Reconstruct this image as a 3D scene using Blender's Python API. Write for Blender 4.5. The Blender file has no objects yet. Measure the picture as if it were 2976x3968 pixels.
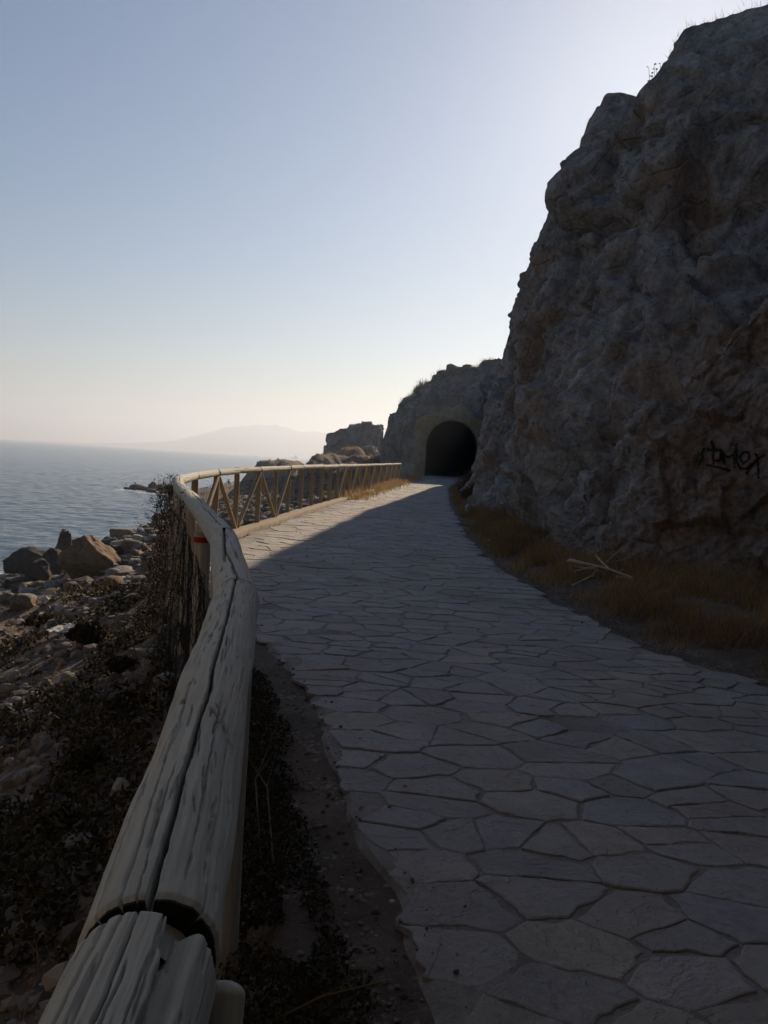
import bpy, bmesh, math, random
import numpy as np
from mathutils import Vector, Matrix, Quaternion
from mathutils.bvhtree import BVHTree

random.seed(7)
rng = np.random.default_rng(7)
S = bpy.context.scene
COL = S.collection
R_ = math.radians

# ------------------------------------------------------------------ camera, sky, sun, exposure
FPX, CX, CY, EYE = 3095.0, 1488.0, 1984.0, 1.36          # focal length and centre in photo pixels, eye height
ROLL = math.atan(.0605)
PITCH = math.atan(196 * math.cos(ROLL) / FPX)
cF = np.array([0, math.cos(PITCH), -math.sin(PITCH)])
_r0 = np.array([1., 0, 0]); _u0 = np.array([0, math.sin(PITCH), math.cos(PITCH)])
cR = math.cos(ROLL) * _r0 + math.sin(ROLL) * _u0
cU = -math.sin(ROLL) * _r0 + math.cos(ROLL) * _u0
cO = np.array([0, 0, EYE])

cam = bpy.data.cameras.new('camera')
camo = bpy.data.objects.new('camera', cam); COL.objects.link(camo)
cam.sensor_fit = 'VERTICAL'; cam.sensor_height = 36.0; cam.lens = 36.0 * FPX / 3968.0
cam.clip_start = .05; cam.clip_end = 20000
camo.matrix_world = Matrix(((cR[0], cU[0], -cF[0], cO[0]), (cR[1], cU[1], -cF[1], cO[1]),
                            (cR[2], cU[2], -cF[2], cO[2]), (0, 0, 0, 1)))
S.camera = camo

SUN_AZ, SUN_EL = 19.5, 26.5
wd = bpy.data.worlds.new('World'); S.world = wd; wd.use_nodes = True
wt = wd.node_tree; wt.nodes.clear()
sky = wt.nodes.new('ShaderNodeTexSky'); sky.sky_type = 'NISHITA'; sky.sun_disc = False
sky.sun_elevation = R_(SUN_EL); sky.sun_rotation = R_(SUN_AZ)
sky.altitude = 0; sky.air_density = 1.25; sky.dust_density = .5; sky.ozone_density = 5.0
bg = wt.nodes.new('ShaderNodeBackground'); bg.inputs['Strength'].default_value = .05
wo = wt.nodes.new('ShaderNodeOutputWorld')
wt.links.new(sky.outputs[0], bg.inputs[0]); wt.links.new(bg.outputs[0], wo.inputs[0])

sl = bpy.data.lights.new('sun', 'SUN'); sl.energy = 5.0; sl.angle = R_(.5); sl.color = (1.0, .785, .56)
slo = bpy.data.objects.new('sun', sl); COL.objects.link(slo)
sdir = Vector((math.sin(R_(SUN_AZ)) * math.cos(R_(SUN_EL)), math.cos(R_(SUN_AZ)) * math.cos(R_(SUN_EL)), math.sin(R_(SUN_EL))))
slo.rotation_euler = sdir.to_track_quat('Z', 'Y').to_euler()
slo.location = (30, 60, 60)

S.view_settings.view_transform = 'Standard'; S.view_settings.look = 'None'
S.view_settings.gamma = 1.0; S.view_settings.use_curve_mapping = False
S.view_settings.exposure = 0.5
S.render.engine = 'CYCLES'
S.cycles.max_bounces = 6; S.cycles.diffuse_bounces = 3; S.cycles.glossy_bounces = 2
S.cycles.transparent_max_bounces = 6; S.cycles.volume_bounces = 0
S.cycles.use_denoising = True

# ------------------------------------------------------------------ pixel helpers (photo pixel -> point in the place)
def ray(x, y): return cF * FPX + (x - CX) * cR - (y - CY) * cU
def atY(x, y, Y): d = ray(x, y); return cO + d * (Y / d[1])
def atZ(x, y, z): d = ray(x, y); return cO + d * ((z - EYE) / d[2])
def px_size(n, Y): return n * Y / FPX

# ------------------------------------------------------------------ noise
_perm = np.random.default_rng(3).permutation(256); _perm = np.concatenate([_perm, _perm, _perm])
_grad = np.random.default_rng(4).normal(size=(256, 3)); _grad /= np.linalg.norm(_grad, axis=1)[:, None]
def perlin(P):
    P = np.asarray(P, float); sh = P.shape[:-1]; P = P.reshape(-1, 3)
    i = np.floor(P).astype(int); f = P - i; i &= 255
    w = f * f * f * (f * (f * 6 - 15) + 10); out = 0
    for a in (0, 1):
        for b in (0, 1):
            for c in (0, 1):
                h = _perm[_perm[_perm[(i[:, 0] + a) & 255] + ((i[:, 1] + b) & 255)] + ((i[:, 2] + c) & 255)]
                g = _grad[h]
                v = g[:, 0] * (f[:, 0] - a) + g[:, 1] * (f[:, 1] - b) + g[:, 2] * (f[:, 2] - c)
                out = out + v * (w[:, 0] if a else 1 - w[:, 0]) * (w[:, 1] if b else 1 - w[:, 1]) * (w[:, 2] if c else 1 - w[:, 2])
    return (out * 1.6).reshape(sh)
def fbm(P, o=4, g=.5):
    P = np.asarray(P, float); s = 0; a = 1
    for k in range(o): s = s + a * perlin(P * 2.03 ** k + 17.3 * k); a *= g
    return s
def ridged(P, o=4, g=.55):
    P = np.asarray(P, float); s = 0; a = 1
    for k in range(o): s = s + a * (1 - 2 * np.abs(perlin(P * 2.1 ** k + 9.1 * k))); a *= g
    return s * .5
def cells(P):
    """F1, F2 and a random value per cell of a 3D Voronoi pattern"""
    P = np.asarray(P, float); sh = P.shape[:-1]; P = P.reshape(-1, 3)
    i = np.floor(P).astype(int); f = P - i
    f1 = np.full(len(P), 9.); f2 = np.full(len(P), 9.); rv = np.zeros(len(P))
    for a in (-1, 0, 1):
        for b in (-1, 0, 1):
            for c in (-1, 0, 1):
                h = _perm[_perm[_perm[(i[:, 0] + a) & 255] + ((i[:, 1] + b) & 255)] + ((i[:, 2] + c) & 255)]
                off = (_grad[h] * .5 + .5) + np.array([a, b, c])
                d = np.linalg.norm(off - f, axis=1); m = d < f1
                f2 = np.where(m, f1, np.minimum(f2, d)); rv = np.where(m, _perm[h] / 255., rv); f1 = np.where(m, d, f1)
    return f1.reshape(sh), f2.reshape(sh), rv.reshape(sh)
def facets(P):
    """planar facets: every Voronoi cell carries its own tilted plane"""
    P = np.asarray(P, float); sh = P.shape[:-1]; P = P.reshape(-1, 3)
    i = np.floor(P).astype(int); f = P - i
    f1 = np.full(len(P), 9.); f2 = np.full(len(P), 9.); dv = np.zeros(len(P))
    for a in (-1, 0, 1):
        for b in (-1, 0, 1):
            for c in (-1, 0, 1):
                h = _perm[_perm[_perm[(i[:, 0] + a) & 255] + ((i[:, 1] + b) & 255)] + ((i[:, 2] + c) & 255)]
                q = f - (_grad[h] * .5 + .5) - np.array([a, b, c])
                d = np.linalg.norm(q, axis=1); m = d < f1; g = _grad[_perm[h + 7]]
                f2 = np.where(m, f1, np.minimum(f2, d)); dv = np.where(m, (q * g).sum(1) + (_perm[h + 3] / 255. - .5) * .5, dv); f1 = np.where(m, d, f1)
    return dv.reshape(sh), (f2 - f1).reshape(sh)
def sstep(a, b, x): t = np.clip((np.asarray(x, float) - a) / (b - a), 0, 1); return t * t * (3 - 2 * t)

# ------------------------------------------------------------------ mesh helpers
def mesh(name, V, F, smooth=True, attrs=None, matidx=None):
    V = np.asarray(V, np.float32).reshape(-1, 3)
    me = bpy.data.meshes.new(name)
    if isinstance(F, np.ndarray): groups = [F]
    else: groups = [np.asarray(f) for f in F if len(f)]
    lv = np.concatenate([g.ravel() for g in groups]).astype(np.int32)
    lt = np.concatenate([np.full(len(g), g.shape[1]) for g in groups]).astype(np.int32)
    ls = np.concatenate([[0], np.cumsum(lt)[:-1]]).astype(np.int32)
    me.vertices.add(len(V)); me.vertices.foreach_set('co', V.ravel())
    me.loops.add(len(lv)); me.loops.foreach_set('vertex_index', lv)
    me.polygons.add(len(lt)); me.polygons.foreach_set('loop_start', ls); me.polygons.foreach_set('loop_total', lt)
    me.polygons.foreach_set('use_smooth', np.full(len(lt), bool(smooth)))
    if matidx is not None: me.polygons.foreach_set('material_index', np.asarray(matidx, np.int32))
    for k, v in (attrs or {}).items():
        a = me.attributes.new(k, 'FLOAT', 'POINT'); a.data.foreach_set('value', np.asarray(v, np.float32).ravel())
    me.update(calc_edges=True); me.validate()
    return me
def gridF(nu, nv, wrap=False):
    i, j = np.meshgrid(np.arange(nu - 1), np.arange(nv if wrap else nv - 1), indexing='ij')
    j2 = (j + 1) % nv
    return np.stack([i * nv + j, (i + 1) * nv + j, (i + 1) * nv + j2, i * nv + j2], -1).reshape(-1, 4)
def link(name, me, mats, parent=None):
    o = bpy.data.objects.new(name, me); COL.objects.link(o)
    for m in (mats if isinstance(mats, (list, tuple)) else [mats]):
        me.materials.append(m)
    if parent: o.parent = parent
    return o
def tag(o, label=None, cat=None, group=None, kind=None):
    if label: o['label'] = label
    if cat: o['category'] = cat
    if group: o['group'] = group
    if kind: o['kind'] = kind
    return o
def empty(name, loc=(0, 0, 0)):
    o = bpy.data.objects.new(name, None); COL.objects.link(o); o.location = loc; o.empty_display_size = .1
    return o
class MB:
    """collects tubes and sheets into one mesh"""
    def __init__(s): s.V = []; s.Q = []; s.T = []; s.n = 0; s.A = []
    def add(s, V, Q=None, T=None, a=0.):
        V = np.asarray(V, float).reshape(-1, 3)
        if Q is not None and len(Q): s.Q.append(np.asarray(Q) + s.n)
        if T is not None and len(T): s.T.append(np.asarray(T) + s.n)
        s.V.append(V); s.n += len(V); s.A.append(np.full(len(V), a) if np.isscalar(a) else np.asarray(a))
    def tube(s, pts, rad, n=8, cap=True, a=0.):
        pts = np.asarray(pts, float); m = len(pts); rad = np.broadcast_to(np.asarray(rad, float), (m,))
        t = np.gradient(pts, axis=0); t /= np.linalg.norm(t, axis=1)[:, None] + 1e-9
        ref = np.array([0, 0, 1.]) if abs(t[0][2]) < .9 else np.array([1., 0, 0])
        x = np.cross(t, ref); x /= np.linalg.norm(x, axis=1)[:, None] + 1e-9; y = np.cross(t, x)
        th = np.linspace(0, 2 * np.pi, n, endpoint=False)
        V = pts[:, None] + rad[:, None, None] * (np.cos(th)[None, :, None] * x[:, None] + np.sin(th)[None, :, None] * y[:, None])
        V = V.reshape(-1, 3); Q = gridF(m, n, True); T = None
        if cap:
            V = np.vstack([V, pts[0], pts[-1]]); k = m * n; j = np.arange(n)
            T = np.vstack([np.stack([(j + 1) % n, j, np.full(n, k)], 1), np.stack([(m - 1) * n + j, (m - 1) * n + (j + 1) % n, np.full(n, k + 1)], 1)])
        s.add(V, Q, T, a)
    def build(s, name, mats, parent=None, smooth=True):
        F = []
        if s.Q: F.append(np.vstack(s.Q))
        if s.T: F.append(np.vstack(s.T))
        return link(name, mesh(name, np.vstack(s.V), F, smooth, {'tone': np.concatenate(s.A)}), mats, parent)

# ------------------------------------------------------------------ materials
class NT:
    def __init__(s, name):
        s.m = bpy.data.materials.new(name); s.m.use_nodes = True; s.t = s.m.node_tree; s.t.nodes.clear()
        s.out = s.n('OutputMaterial'); s.b = s.n('BsdfPrincipled'); s.l(s.b.outputs[0], s.out.inputs[0])
        s.b.inputs['Specular IOR Level'].default_value = .25
        s.co = s.n('TexCoord').outputs['Object']
    def n(s, typ, **kw):
        nd = s.t.nodes.new('ShaderNode' + typ)
        for k, v in kw.items(): setattr(nd, k, v)
        return nd
    def l(s, a, b): s.t.links.new(a, b)
    def map(s, scale=(1, 1, 1), rot=(0, 0, 0), co=None):
        m = s.n('Mapping'); m.inputs['Scale'].default_value = scale; m.inputs['Rotation'].default_value = rot
        s.l(co or s.co, m.inputs[0]); return m.outputs[0]
    def noise(s, sc, det=5, rough=.6, co=None, dist=0.):
        t = s.n('TexNoise'); t.inputs['Scale'].default_value = sc; t.inputs['Detail'].default_value = det
        t.inputs['Roughness'].default_value = rough; t.inputs['Distortion'].default_value = dist
        s.l(co or s.co, t.inputs['Vector']); return t.outputs['Fac']
    def vor(s, sc, feat='F1', co=None, rnd=1.):
        t = s.n('TexVoronoi', feature=feat); t.inputs['Scale'].default_value = sc; t.inputs['Randomness'].default_value = rnd
        s.l(co or s.co, t.inputs['Vector']); return t
    def ramp(s, fac, stops):
        r = s.n('ValToRGB'); e = r.color_ramp.elements
        while len(e) < len(stops): e.new(.5)
        for el, (p, c) in zip(e, stops): el.position = p; el.color = (*c, 1) if len(c) == 3 else c
        s.l(fac, r.inputs[0]); return r.outputs[0]
    def g(s, fac, a, b): return s.ramp(fac, [(a, (0, 0, 0)), (b, (1, 1, 1))])
    def mix(s, fac, a, b, mode='MIX'):
        m = s.n('MixRGB', blend_type=mode)
        for k, v in ((0, fac), (1, a), (2, b)):
            if hasattr(v, 'links'): s.l(v, m.inputs[k])
            else: m.inputs[k].default_value = v if k == 0 else (*v, 1)
        return m.outputs[0]
    def math(s, op, a, b=0.):
        m = s.n('Math', operation=op)
        for k, v in ((0, a), (1, b)):
            if hasattr(v, 'links'): s.l(v, m.inputs[k])
            else: m.inputs[k].default_value = v
        return m.outputs[0]
    def attr(s, name): return s.n('Attribute', attribute_name=name).outputs['Fac']
    def rand(s): return s.n('ObjectInfo').outputs['Random']
    def bump(s, h, strength=.5, dist=.02, nrm=None):
        b = s.n('Bump'); b.inputs['Strength'].default_value = strength; b.inputs['Distance'].default_value = dist
        s.l(h, b.inputs['Height'])
        if nrm: s.l(nrm, b.inputs['Normal'])
        return b.outputs[0]
    def fin(s, col, rough=.9, nrm=None):
        if hasattr(col, 'links'): s.l(col, s.b.inputs['Base Color'])
        else: s.b.inputs['Base Color'].default_value = (*col, 1)
        if hasattr(rough, 'links'): s.l(rough, s.b.inputs['Roughness'])
        else: s.b.inputs['Roughness'].default_value = rough
        if nrm: s.l(nrm, s.b.inputs['Normal'])
        return s.m

def rock_mat(name, c0, c1, c2, sc=1., patch=.5, bump=1.):
    t = NT(name)
    big = t.noise(.35 * sc, 5, .6, dist=.6); med = t.noise(1.7 * sc, 7, .65, dist=.4); fine = t.noise(14 * sc, 5, .7)
    st = t.noise(1.1 * sc, 6, .65, co=t.map((1.6, 1.6, .35), (.3, .35, 0)))
    col = t.mix(t.g(med, .36, .64), c0, c1)
    col = t.mix(t.math('MULTIPLY', t.g(big, .48, .66), patch), col, c2)
    col = t.mix(t.math('MULTIPLY', t.g(st, .53, .70), .6), col, tuple(x * .55 for x in c0))
    col = t.mix(t.math('MULTIPLY', t.g(t.noise(9 * sc, 4, .6, dist=.5), .56, .66), .55), col, tuple(x * .42 for x in c0))
    col = t.mix(.7, col, t.ramp(fine, [(.28, (.27, .27, .27)), (.72, (.75, .75, .74))]), 'OVERLAY')
    cr = t.vor(2.2 * sc, 'DISTANCE_TO_EDGE', co=t.mix(.16, t.co, t.n('TexNoise').outputs['Color'])).outputs['Distance']
    h = t.math('ADD', t.math('MULTIPLY', fine, .35), med)
    h = t.math('ADD', h, t.math('MULTIPLY', t.g(cr, 0, .06), .22))
    h2 = t.noise(30 * sc, 5, .75)
    n = t.bump(h, .8 * bump, .10 / sc); n = t.bump(h2, .7 * bump, .02 / sc, n)
    return t.fin(col, .95, n)
M = {}
M['cliff'] = rock_mat('limestone', (.165, .153, .143), (.39, .362, .335), (.29, .195, .13), 1.0, .7, 1.3)
M['head'] = rock_mat('headland_rock', (.14, .135, .132), (.32, .30, .28), (.26, .17, .12), .8, .6, 1.25)
M['stack'] = rock_mat('stack_rock', (.17, .17, .17), (.28, .27, .265), (.2, .17, .14), .8, .4)
M['dark'] = rock_mat('dark_boulder', (.042, .037, .033), (.09, .077, .065), (.14, .10, .07), 1.6, .5)
M['tan'] = rock_mat('tan_boulder', (.13, .098, .064), (.21, .158, .104), (.16, .105, .06), 1.5, .5)
M['pale'] = rock_mat('pale_stone', (.24, .225, .205), (.36, .34, .31), (.29, .24, .19), 2., .4)
M['grey'] = rock_mat('grey_stone', (.22, .21, .20), (.30, .28, .26), (.26, .2, .15), 2., .5)
M['red'] = rock_mat('reddish_stone', (.22, .12, .08), (.28, .16, .11), (.2, .1, .07), 3., .5)

def m_ground():
    t = NT('stony_soil')
    a = t.noise(.25, 5, .6); b = t.noise(2.2, 8, .7); c = t.noise(22, 6, .75)
    col = t.mix(t.g(b, .35, .66), (.078, .063, .052), (.155, .125, .10))
    col = t.mix(t.math('MULTIPLY', t.g(a, .5, .66), .7), col, (.20, .11, .06))
    v = t.vor(38); vd = t.g(v.outputs['Distance'], .25, .55)
    stone = t.mix(t.g(t.n('SeparateColor').outputs[0], 0, 1), (.2, .19, .18), (.3, .28, .25))
    col = t.mix(t.math('MULTIPLY', t.g(t.noise(5, 4, .6), .5, .6), t.math('SUBTRACT', 1., vd)), col, (.24, .22, .2))
    col = t.mix(.5, col, t.ramp(c, [(.25, (.3, .3, .3)), (.75, (.7, .69, .67))]), 'OVERLAY')
    h = t.math('ADD', t.math('MULTIPLY', b, 1.), t.math('MULTIPLY', c, .35))
    h = t.math('ADD', h, t.math('MULTIPLY', t.noise(70, 4, .7), .12))
    return t.fin(col, 1., t.bump(h, .9, .07))
M['ground'] = m_ground()

def m_slab():
    t = NT('flagstone'); tone = t.attr('tone')
    col = t.ramp(tone, [(0, (.235, .23, .228)), (.3, (.30, .29, .28)), (.55, (.265, .268, .276)), (.8, (.32, .30, .27)), (1, (.26, .245, .228))])
    n1 = t.noise(3.5, 7, .65); n2 = t.noise(30, 6, .7); n0 = t.noise(.7, 4, .6)
    col = t.mix(.45, col, t.ramp(n1, [(.3, (.28, .28, .29)), (.7, (.70, .69, .67))]), 'OVERLAY')
    col = t.mix(.35, col, t.ramp(n2, [(.3, (.36, .36, .36)), (.7, (.64, .64, .64))]), 'OVERLAY')
    col = t.mix(t.math('MULTIPLY', t.g(n0, .5, .68), .55), col, (.19, .17, .15))
    lay = t.noise(2.2, 6, .62, dist=.5)
    st = t.ramp(lay, [(.0, (0, 0, 0)), (.36, (.1, .1, .1)), (.375, (.32, .32, .32)), (.46, (.36, .36, .36)), (.475, (.6, .6, .6)), (.57, (.64, .64, .64)), (.59, (.9, .9, .9)), (1, (1, 1, 1))])
    seam = t.g(t.math('ABSOLUTE', t.math('SUBTRACT', lay, .468)), .002, .012)
    col = t.mix(t.math('MULTIPLY', t.math('SUBTRACT', 1., seam), .12), col, (.10, .09, .08))
    h = t.math('ADD', t.math('MULTIPLY', st, .30), t.math('MULTIPLY', n2, .35)); h = t.math('ADD', h, t.math('MULTIPLY', lay, .8))
    return t.fin(col, t.ramp(n1, [(.3, (.7, .7, .7)), (.7, (.92, .92, .92))]), t.bump(h, 1., .035))
M['slab'] = m_slab()
def m_mortar():
    t = NT('mortar'); n1 = t.noise(3.4, 9, .72, dist=.5); n2 = t.noise(35, 6, .75)
    col = t.mix(t.g(n1, .36, .62), (.165, .148, .132), (.27, .26, .248))
    col = t.mix(.5, col, t.ramp(n2, [(.3, (.33, .33, .33)), (.7, (.66, .66, .65))]), 'OVERLAY')
    return t.fin(col, .95, t.bump(t.math('ADD', n2, t.math('MULTIPLY', n1, 2.2)), .8, .015))
M['mortar'] = m_mortar()

def simple(name, c, rough=.8, metal=0., ns=8., var=.3):
    t = NT(name); n1 = t.noise(ns, 5, .65)
    col = t.mix(t.g(n1, .3, .7), tuple(x * (1 - var) for x in c), tuple(x * (1 + var * .5) for x in c))
    t.b.inputs['Metallic'].default_value = metal
    return t.fin(col, rough, t.bump(n1, .25, .01))
def m_wood(name, c0, c1, c2, axis=None):
    t = NT(name); co = t.map((3., 55., 55.), co=t.n('TexCoord').outputs['Object'])
    g1 = t.noise(1.0, 6, .65, co=co, dist=.3)
    co2 = t.map((8., 160., 160.)); g2 = t.noise(1., 4, .7, co=co2)
    b = t.noise(3, 4, .6)
    col = t.mix(t.g(g1, .3, .7), c0, c1)
    col = t.mix(t.math('MULTIPLY', t.g(b, .5, .7), .6), col, c2)
    col = t.mix(.4, col, t.ramp(g2, [(.3, (.33, .33, .33)), (.7, (.66, .66, .66))]), 'OVERLAY')
    return t.fin(col, .85, t.bump(t.math('ADD', g1, t.math('MULTIPLY', g2, .5)), .45, .004))
M['rail'] = m_wood('weathered_rail', (.33, .34, .305), (.45, .46, .415), (.41, .39, .33))
M['endgrain_shade'] = simple('end_grain_gap_shade', (.035, .036, .033), .95, 0, 60)  # weathered dark end grain, with the joint gap's shade painted in
M['post'] = m_wood('post_wood', (.27, .205, .125), (.36, .28, .175), (.30, .20, .11))

def m_tone(name, stops, rough=.9, trans=0.):
    t = NT(name); col = t.ramp(t.attr('tone'), stops)
    if trans:
        d = t.n('BsdfTranslucent'); t.l(col, d.inputs[0]); mx = t.n('MixShader'); mx.inputs[0].default_value = trans
        t.l(t.b.outputs[0], mx.inputs[1]); t.l(d.outputs[0], mx.inputs[2]); t.l(mx.outputs[0], t.out.inputs[0])
    return t.fin(col, rough)
M['straw'] = m_tone('dry_grass', [(0, (.13, .085, .042)), (.35, (.28, .18, .078)), (.75, (.41, .28, .125)), (1, (.48, .375, .21))], .9, .25)
M['weed'] = m_tone('dark_weed', [(0, (.022, .020, .012)), (.5, (.045, .042, .022)), (.8, (.07, .045, .025)), (1, (.13, .10, .06))], .9, .1)
M['bush'] = m_tone('dry_bush', [(0, (.06, .030, .018)), (.5, (.11, .055, .03)), (1, (.19, .10, .05))], .9, .15)
M['stem'] = m_tone('dry_stem', [(0, (.05, .035, .02)), (1, (.10, .075, .045))], .9)
M['twig'] = m_tone('dead_twig', [(0, (.025, .018, .012)), (1, (.06, .042, .026))], .9)
M['pebble'] = m_tone('pebbles', [(0, (.07, .06, .05)), (.4, (.13, .117, .103)), (.75, (.20, .183, .163)), (1, (.33, .305, .275))], .95)

M['kerb'] = simple('kerb_concrete', (.27, .225, .165), .95, 0, 6)
M['plaster'] = rock_mat('portal_plaster', (.25, .205, .14), (.33, .28, .20), (.31, .19, .075), 1., .9, .9)
M['lining'] = simple('tunnel_lining', (.055, .052, .05), .95, 0, 1.5)
M['wire'] = simple('rusty_wire', (.022, .019, .017), .7, .3, 40)
M['cane'] = simple('dead_cane', (.46, .40, .30), .85, 0, 20)
M['redpaint'] = simple('red_paint', (.30, .016, .016), .7, 0, 30)
M['whitepaint'] = simple('white_paint', (.34, .33, .31), .7, 0, 30)
M['spray'] = simple('black_spray', (.012, .012, .012), .8, 0, 20)
M['skin'] = simple('skin', (.32, .17, .11), .6); M['hair'] = simple('hair', (.03, .02, .015), .8)
M['shorts'] = simple('swim_shorts', (.22, .05, .04), .8)
M['sail'] = simple('sailcloth', (.62, .62, .60), .8); M['hull'] = simple('boat_hull', (.5, .5, .5), .5)
M['mast'] = simple('mast', (.35, .35, .35), .4); M['buoy'] = simple('buoy_paint', (.12, .04, .03), .6)
M['blue'] = simple('blue_plastic', (.02, .06, .34), .45); M['cloth'] = simple('white_plastic', (.40, .40, .385), .6)
M['mount'] = simple('mountain_ground', (.10, .11, .10), 1., 0, .01)

# ------------------------------------------------------------------ lie of the land
def interp(tab):
    a = np.array(tab, float); return lambda y: np.interp(y, a[:, 0], a[:, 1])
g_ = interp([(-20, 0), (7, 0), (13, .06), (17, .11), (30, .18), (45, .27), (58, .5), (70, .75), (90, 1.0), (200, 1.0)])
xf_ = interp([(-8, .06), (-2, .02), (.5, -.14), (1.95, -.35), (3.27, -.65), (3.92, -.84), (5.3, -1.24), (6.96, -1.77), (8, -2.1), (8.9, -2.31), (10.3, -2.45), (11.8, -2.5),
              (13.1, -2.44), (14.3, -2.27), (15.6, -2.15), (16.8, -2.05), (45, .73), (54, 2.1), (58, 2.7), (66, 0), (80, 1), (120, 3), (200, 8)])
xs_ = interp([(-30, -14), (20, -15), (32, -15.6), (36, -15.4), (59, -17), (66, -18.1), (85, -20.5), (100, -24), (112, -27), (125, -27), (139, -25), (150, -18), (165, -6), (200, 10)])
xl_ = interp([(-8, .6), (1.0, .32), (1.9, .18), (2.7, -.03), (4.5, -.42), (6, -1.0), (8, -1.75), (9.5, -2.1), (10.5, -2.2), (11.8, -2.26), (13.1, -2.2), (14.3, -2.04), (16.8, -1.82), (45, .96), (54, 2.3), (58, 2.85), (90, 2.85)])
xr_ = interp([(-8, 3.9), (0, 4.0), (3.5, 3.6), (5.4, 2.75), (6.3, 2.2), (7.8, 2.0), (10.4, 1.62), (15.3, 1.63), (25.9, 2.16), (40, 3.2), (51, 4.6), (56, 6.45), (90, 6.45)])
SEA = -4.4
def land(x, y, rough=True):
    x = np.asarray(x, float); y = np.asarray(y, float); g = g_(y); s = xf_(y) - x; Sd = np.maximum(xf_(y) - xs_(y), 1.)
    q = np.clip(s / Sd, 0, None)
    low = np.where(q < 1, g - .16 - (4.24 + g) * np.clip(q, 1e-6, 1) ** .85, SEA - .35 * (s - Sd))
    right = g - .022 + .16 * sstep(.0, 1.6, x - xr_(y)) + .10 * sstep(1.5, 5, x - xr_(y))
    h = np.where(s > 0, low, np.where(s > -.2, np.minimum(right, g - .16 + (-s / .2) * .12), right))
    if rough:
        P = np.stack([x, y, np.zeros_like(x)], -1); w = sstep(.1, 2.5, s)
        h = h + w * (.28 * fbm(P * .22, 3) + .10 * fbm(P * 1.1 + 5, 4) + .05 * np.abs(fbm(P * 4 + 3, 3)))
        h = h + (.22 * facets(P * .7)[0] + .10 * np.abs(fbm(P * 2.4 + 9, 3))) * sstep(12, 24, y) * sstep(.5, 3, s)
        h = h + (1 - w) * .028 * fbm(P * 2.5, 3) * np.where((x > xl_(y)) & (x < xr_(y)), 0, 1)
    # rocky rise beyond the fence, terrace with a mound
    P = np.stack([x, y, np.zeros_like(x)], -1); nz = fbm(P * .35 + 40, 4) + 1.0 * facets(P * .42 + 3)[0] + .35 * facets(P * 1.2)[0] if rough else 0
    ma = .42 - 7 * sstep(0, 1, (np.abs(x + 12.6) - 1.6) / 6.6) - 5 * sstep(0, 1, (np.abs(y - 96) - 4) / 9) + .5 * nz
    mb = 1.35 - 9 * sstep(0, 1, (np.abs(x + 2.4) - 3.0) / 6.2) - 5 * sstep(0, 1, (np.abs(y - 76) - 12) / 14) + .35 * nz
    mc = 2.5 - 1.5 * sstep(.25, 1, np.sqrt(((x + 3.4) / 2.3) ** 2 + ((y - 75) / 3) ** 2)) - 6 * sstep(1, 1.5, np.sqrt(((x + 3.4) / 2.3) ** 2 + ((y - 75) / 3) ** 2)) + .15 * nz
    far = (s > 1)
    return np.where(far, np.maximum(np.maximum(h, ma), np.maximum(mb, mc)), h)
def landZ(x, y): return float(land(np.array([x]), np.array([y]))[0])
def onland(px, py):
    d = ray(px, py); d = d / d[1]; Y = np.arange(1.2, 170, .05)
    P = cO + d[None] * Y[:, None]; h = land(P[:, 0], P[:, 1]); k = np.argmax(P[:, 2] < np.maximum(h, SEA - .15))
    return P[k]

# --- terrain sheet
def geo(a, b, d0, r):
    o = [a]; d = d0
    while o[-1] < b: o.append(o[-1] + d); d *= r
    return np.array(o)
ys = np.concatenate([np.arange(-14, 1, .4), geo(1, 190, .045, 1.0085)])
sl_ = np.concatenate([-geo(.3, 15, .12, 1.06)[::-1], np.arange(-.25, .25, .05), geo(.25, 75, .045, 1.0125)])
GY, GS = np.meshgrid(ys, sl_, indexing='ij'); GX = xf_(GY) - GS
GZ = land(GX, GY)
hole = (GX > 2.0) & (GX < 7.4) & (GY > 57.5)
GZ = np.where(hole, np.minimum(GZ, g_(GY) - .05), GZ)
ground = link('ground', mesh('ground', np.stack([GX, GY, GZ], -1), gridF(*GX.shape)[:, ::-1]), M['ground'])
tag(ground, kind='structure')

# --- sea
rr = geo(22, 6200, 22 * .0055, 1.0055); th = np.linspace(R_(-62), R_(24), 330)
TR, TT = np.meshgrid(rr, th, indexing='ij'); SX = TR * np.sin(TT); SY = TR * np.cos(TT)
amp = .085 * (1 - sstep(120, 420, TR))
Pw = np.stack([SX * .42 + .25 * SY * .5, SY * .62 - SX * .1, np.zeros_like(SX)], -1)
SZ = SEA + amp * (ridged(Pw * .55, 3) + .55 * fbm(Pw * 1.7 + 3, 2))
lz = land(SX.ravel(), np.clip(SY, None, 400).ravel()).reshape(SX.shape)
foam = sstep(-.55, .05, lz - SEA) * (TR < 160) * sstep(-.15, .35, fbm(np.stack([SX, SY, SX * 0], -1) * .9, 4))
SEA_XY = (SX, SY)
def m_sea():
    t = NT('sea_water')
    co = t.map((.7, 1.5, 1), (0, 0, .25))
    n1 = t.noise(.35, 6, .6, co=co, dist=.4); n2 = t.noise(1.6, 5, .65, co=co); n3 = t.noise(.035, 4, .6, co=co)
    col = t.mix(t.g(n3, .35, .65), (.012, .042, .078), (.018, .056, .096))
    fo = t.math('MULTIPLY', t.attr('foam'), t.g(t.noise(2.2, 6, .7), .42, .56))
    col = t.mix(fo, col, (.62, .64, .65))
    t.b.inputs['IOR'].default_value = 1.33; t.b.inputs['Specular IOR Level'].default_value = .5
    n = t.bump(n1, .75, .7); n = t.bump(n2, .6, .12, n)
    return t.fin(col, t.mix(fo, (.16, .16, .16), (.9, .9, .9)), n)
M['sea'] = m_sea()
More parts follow.
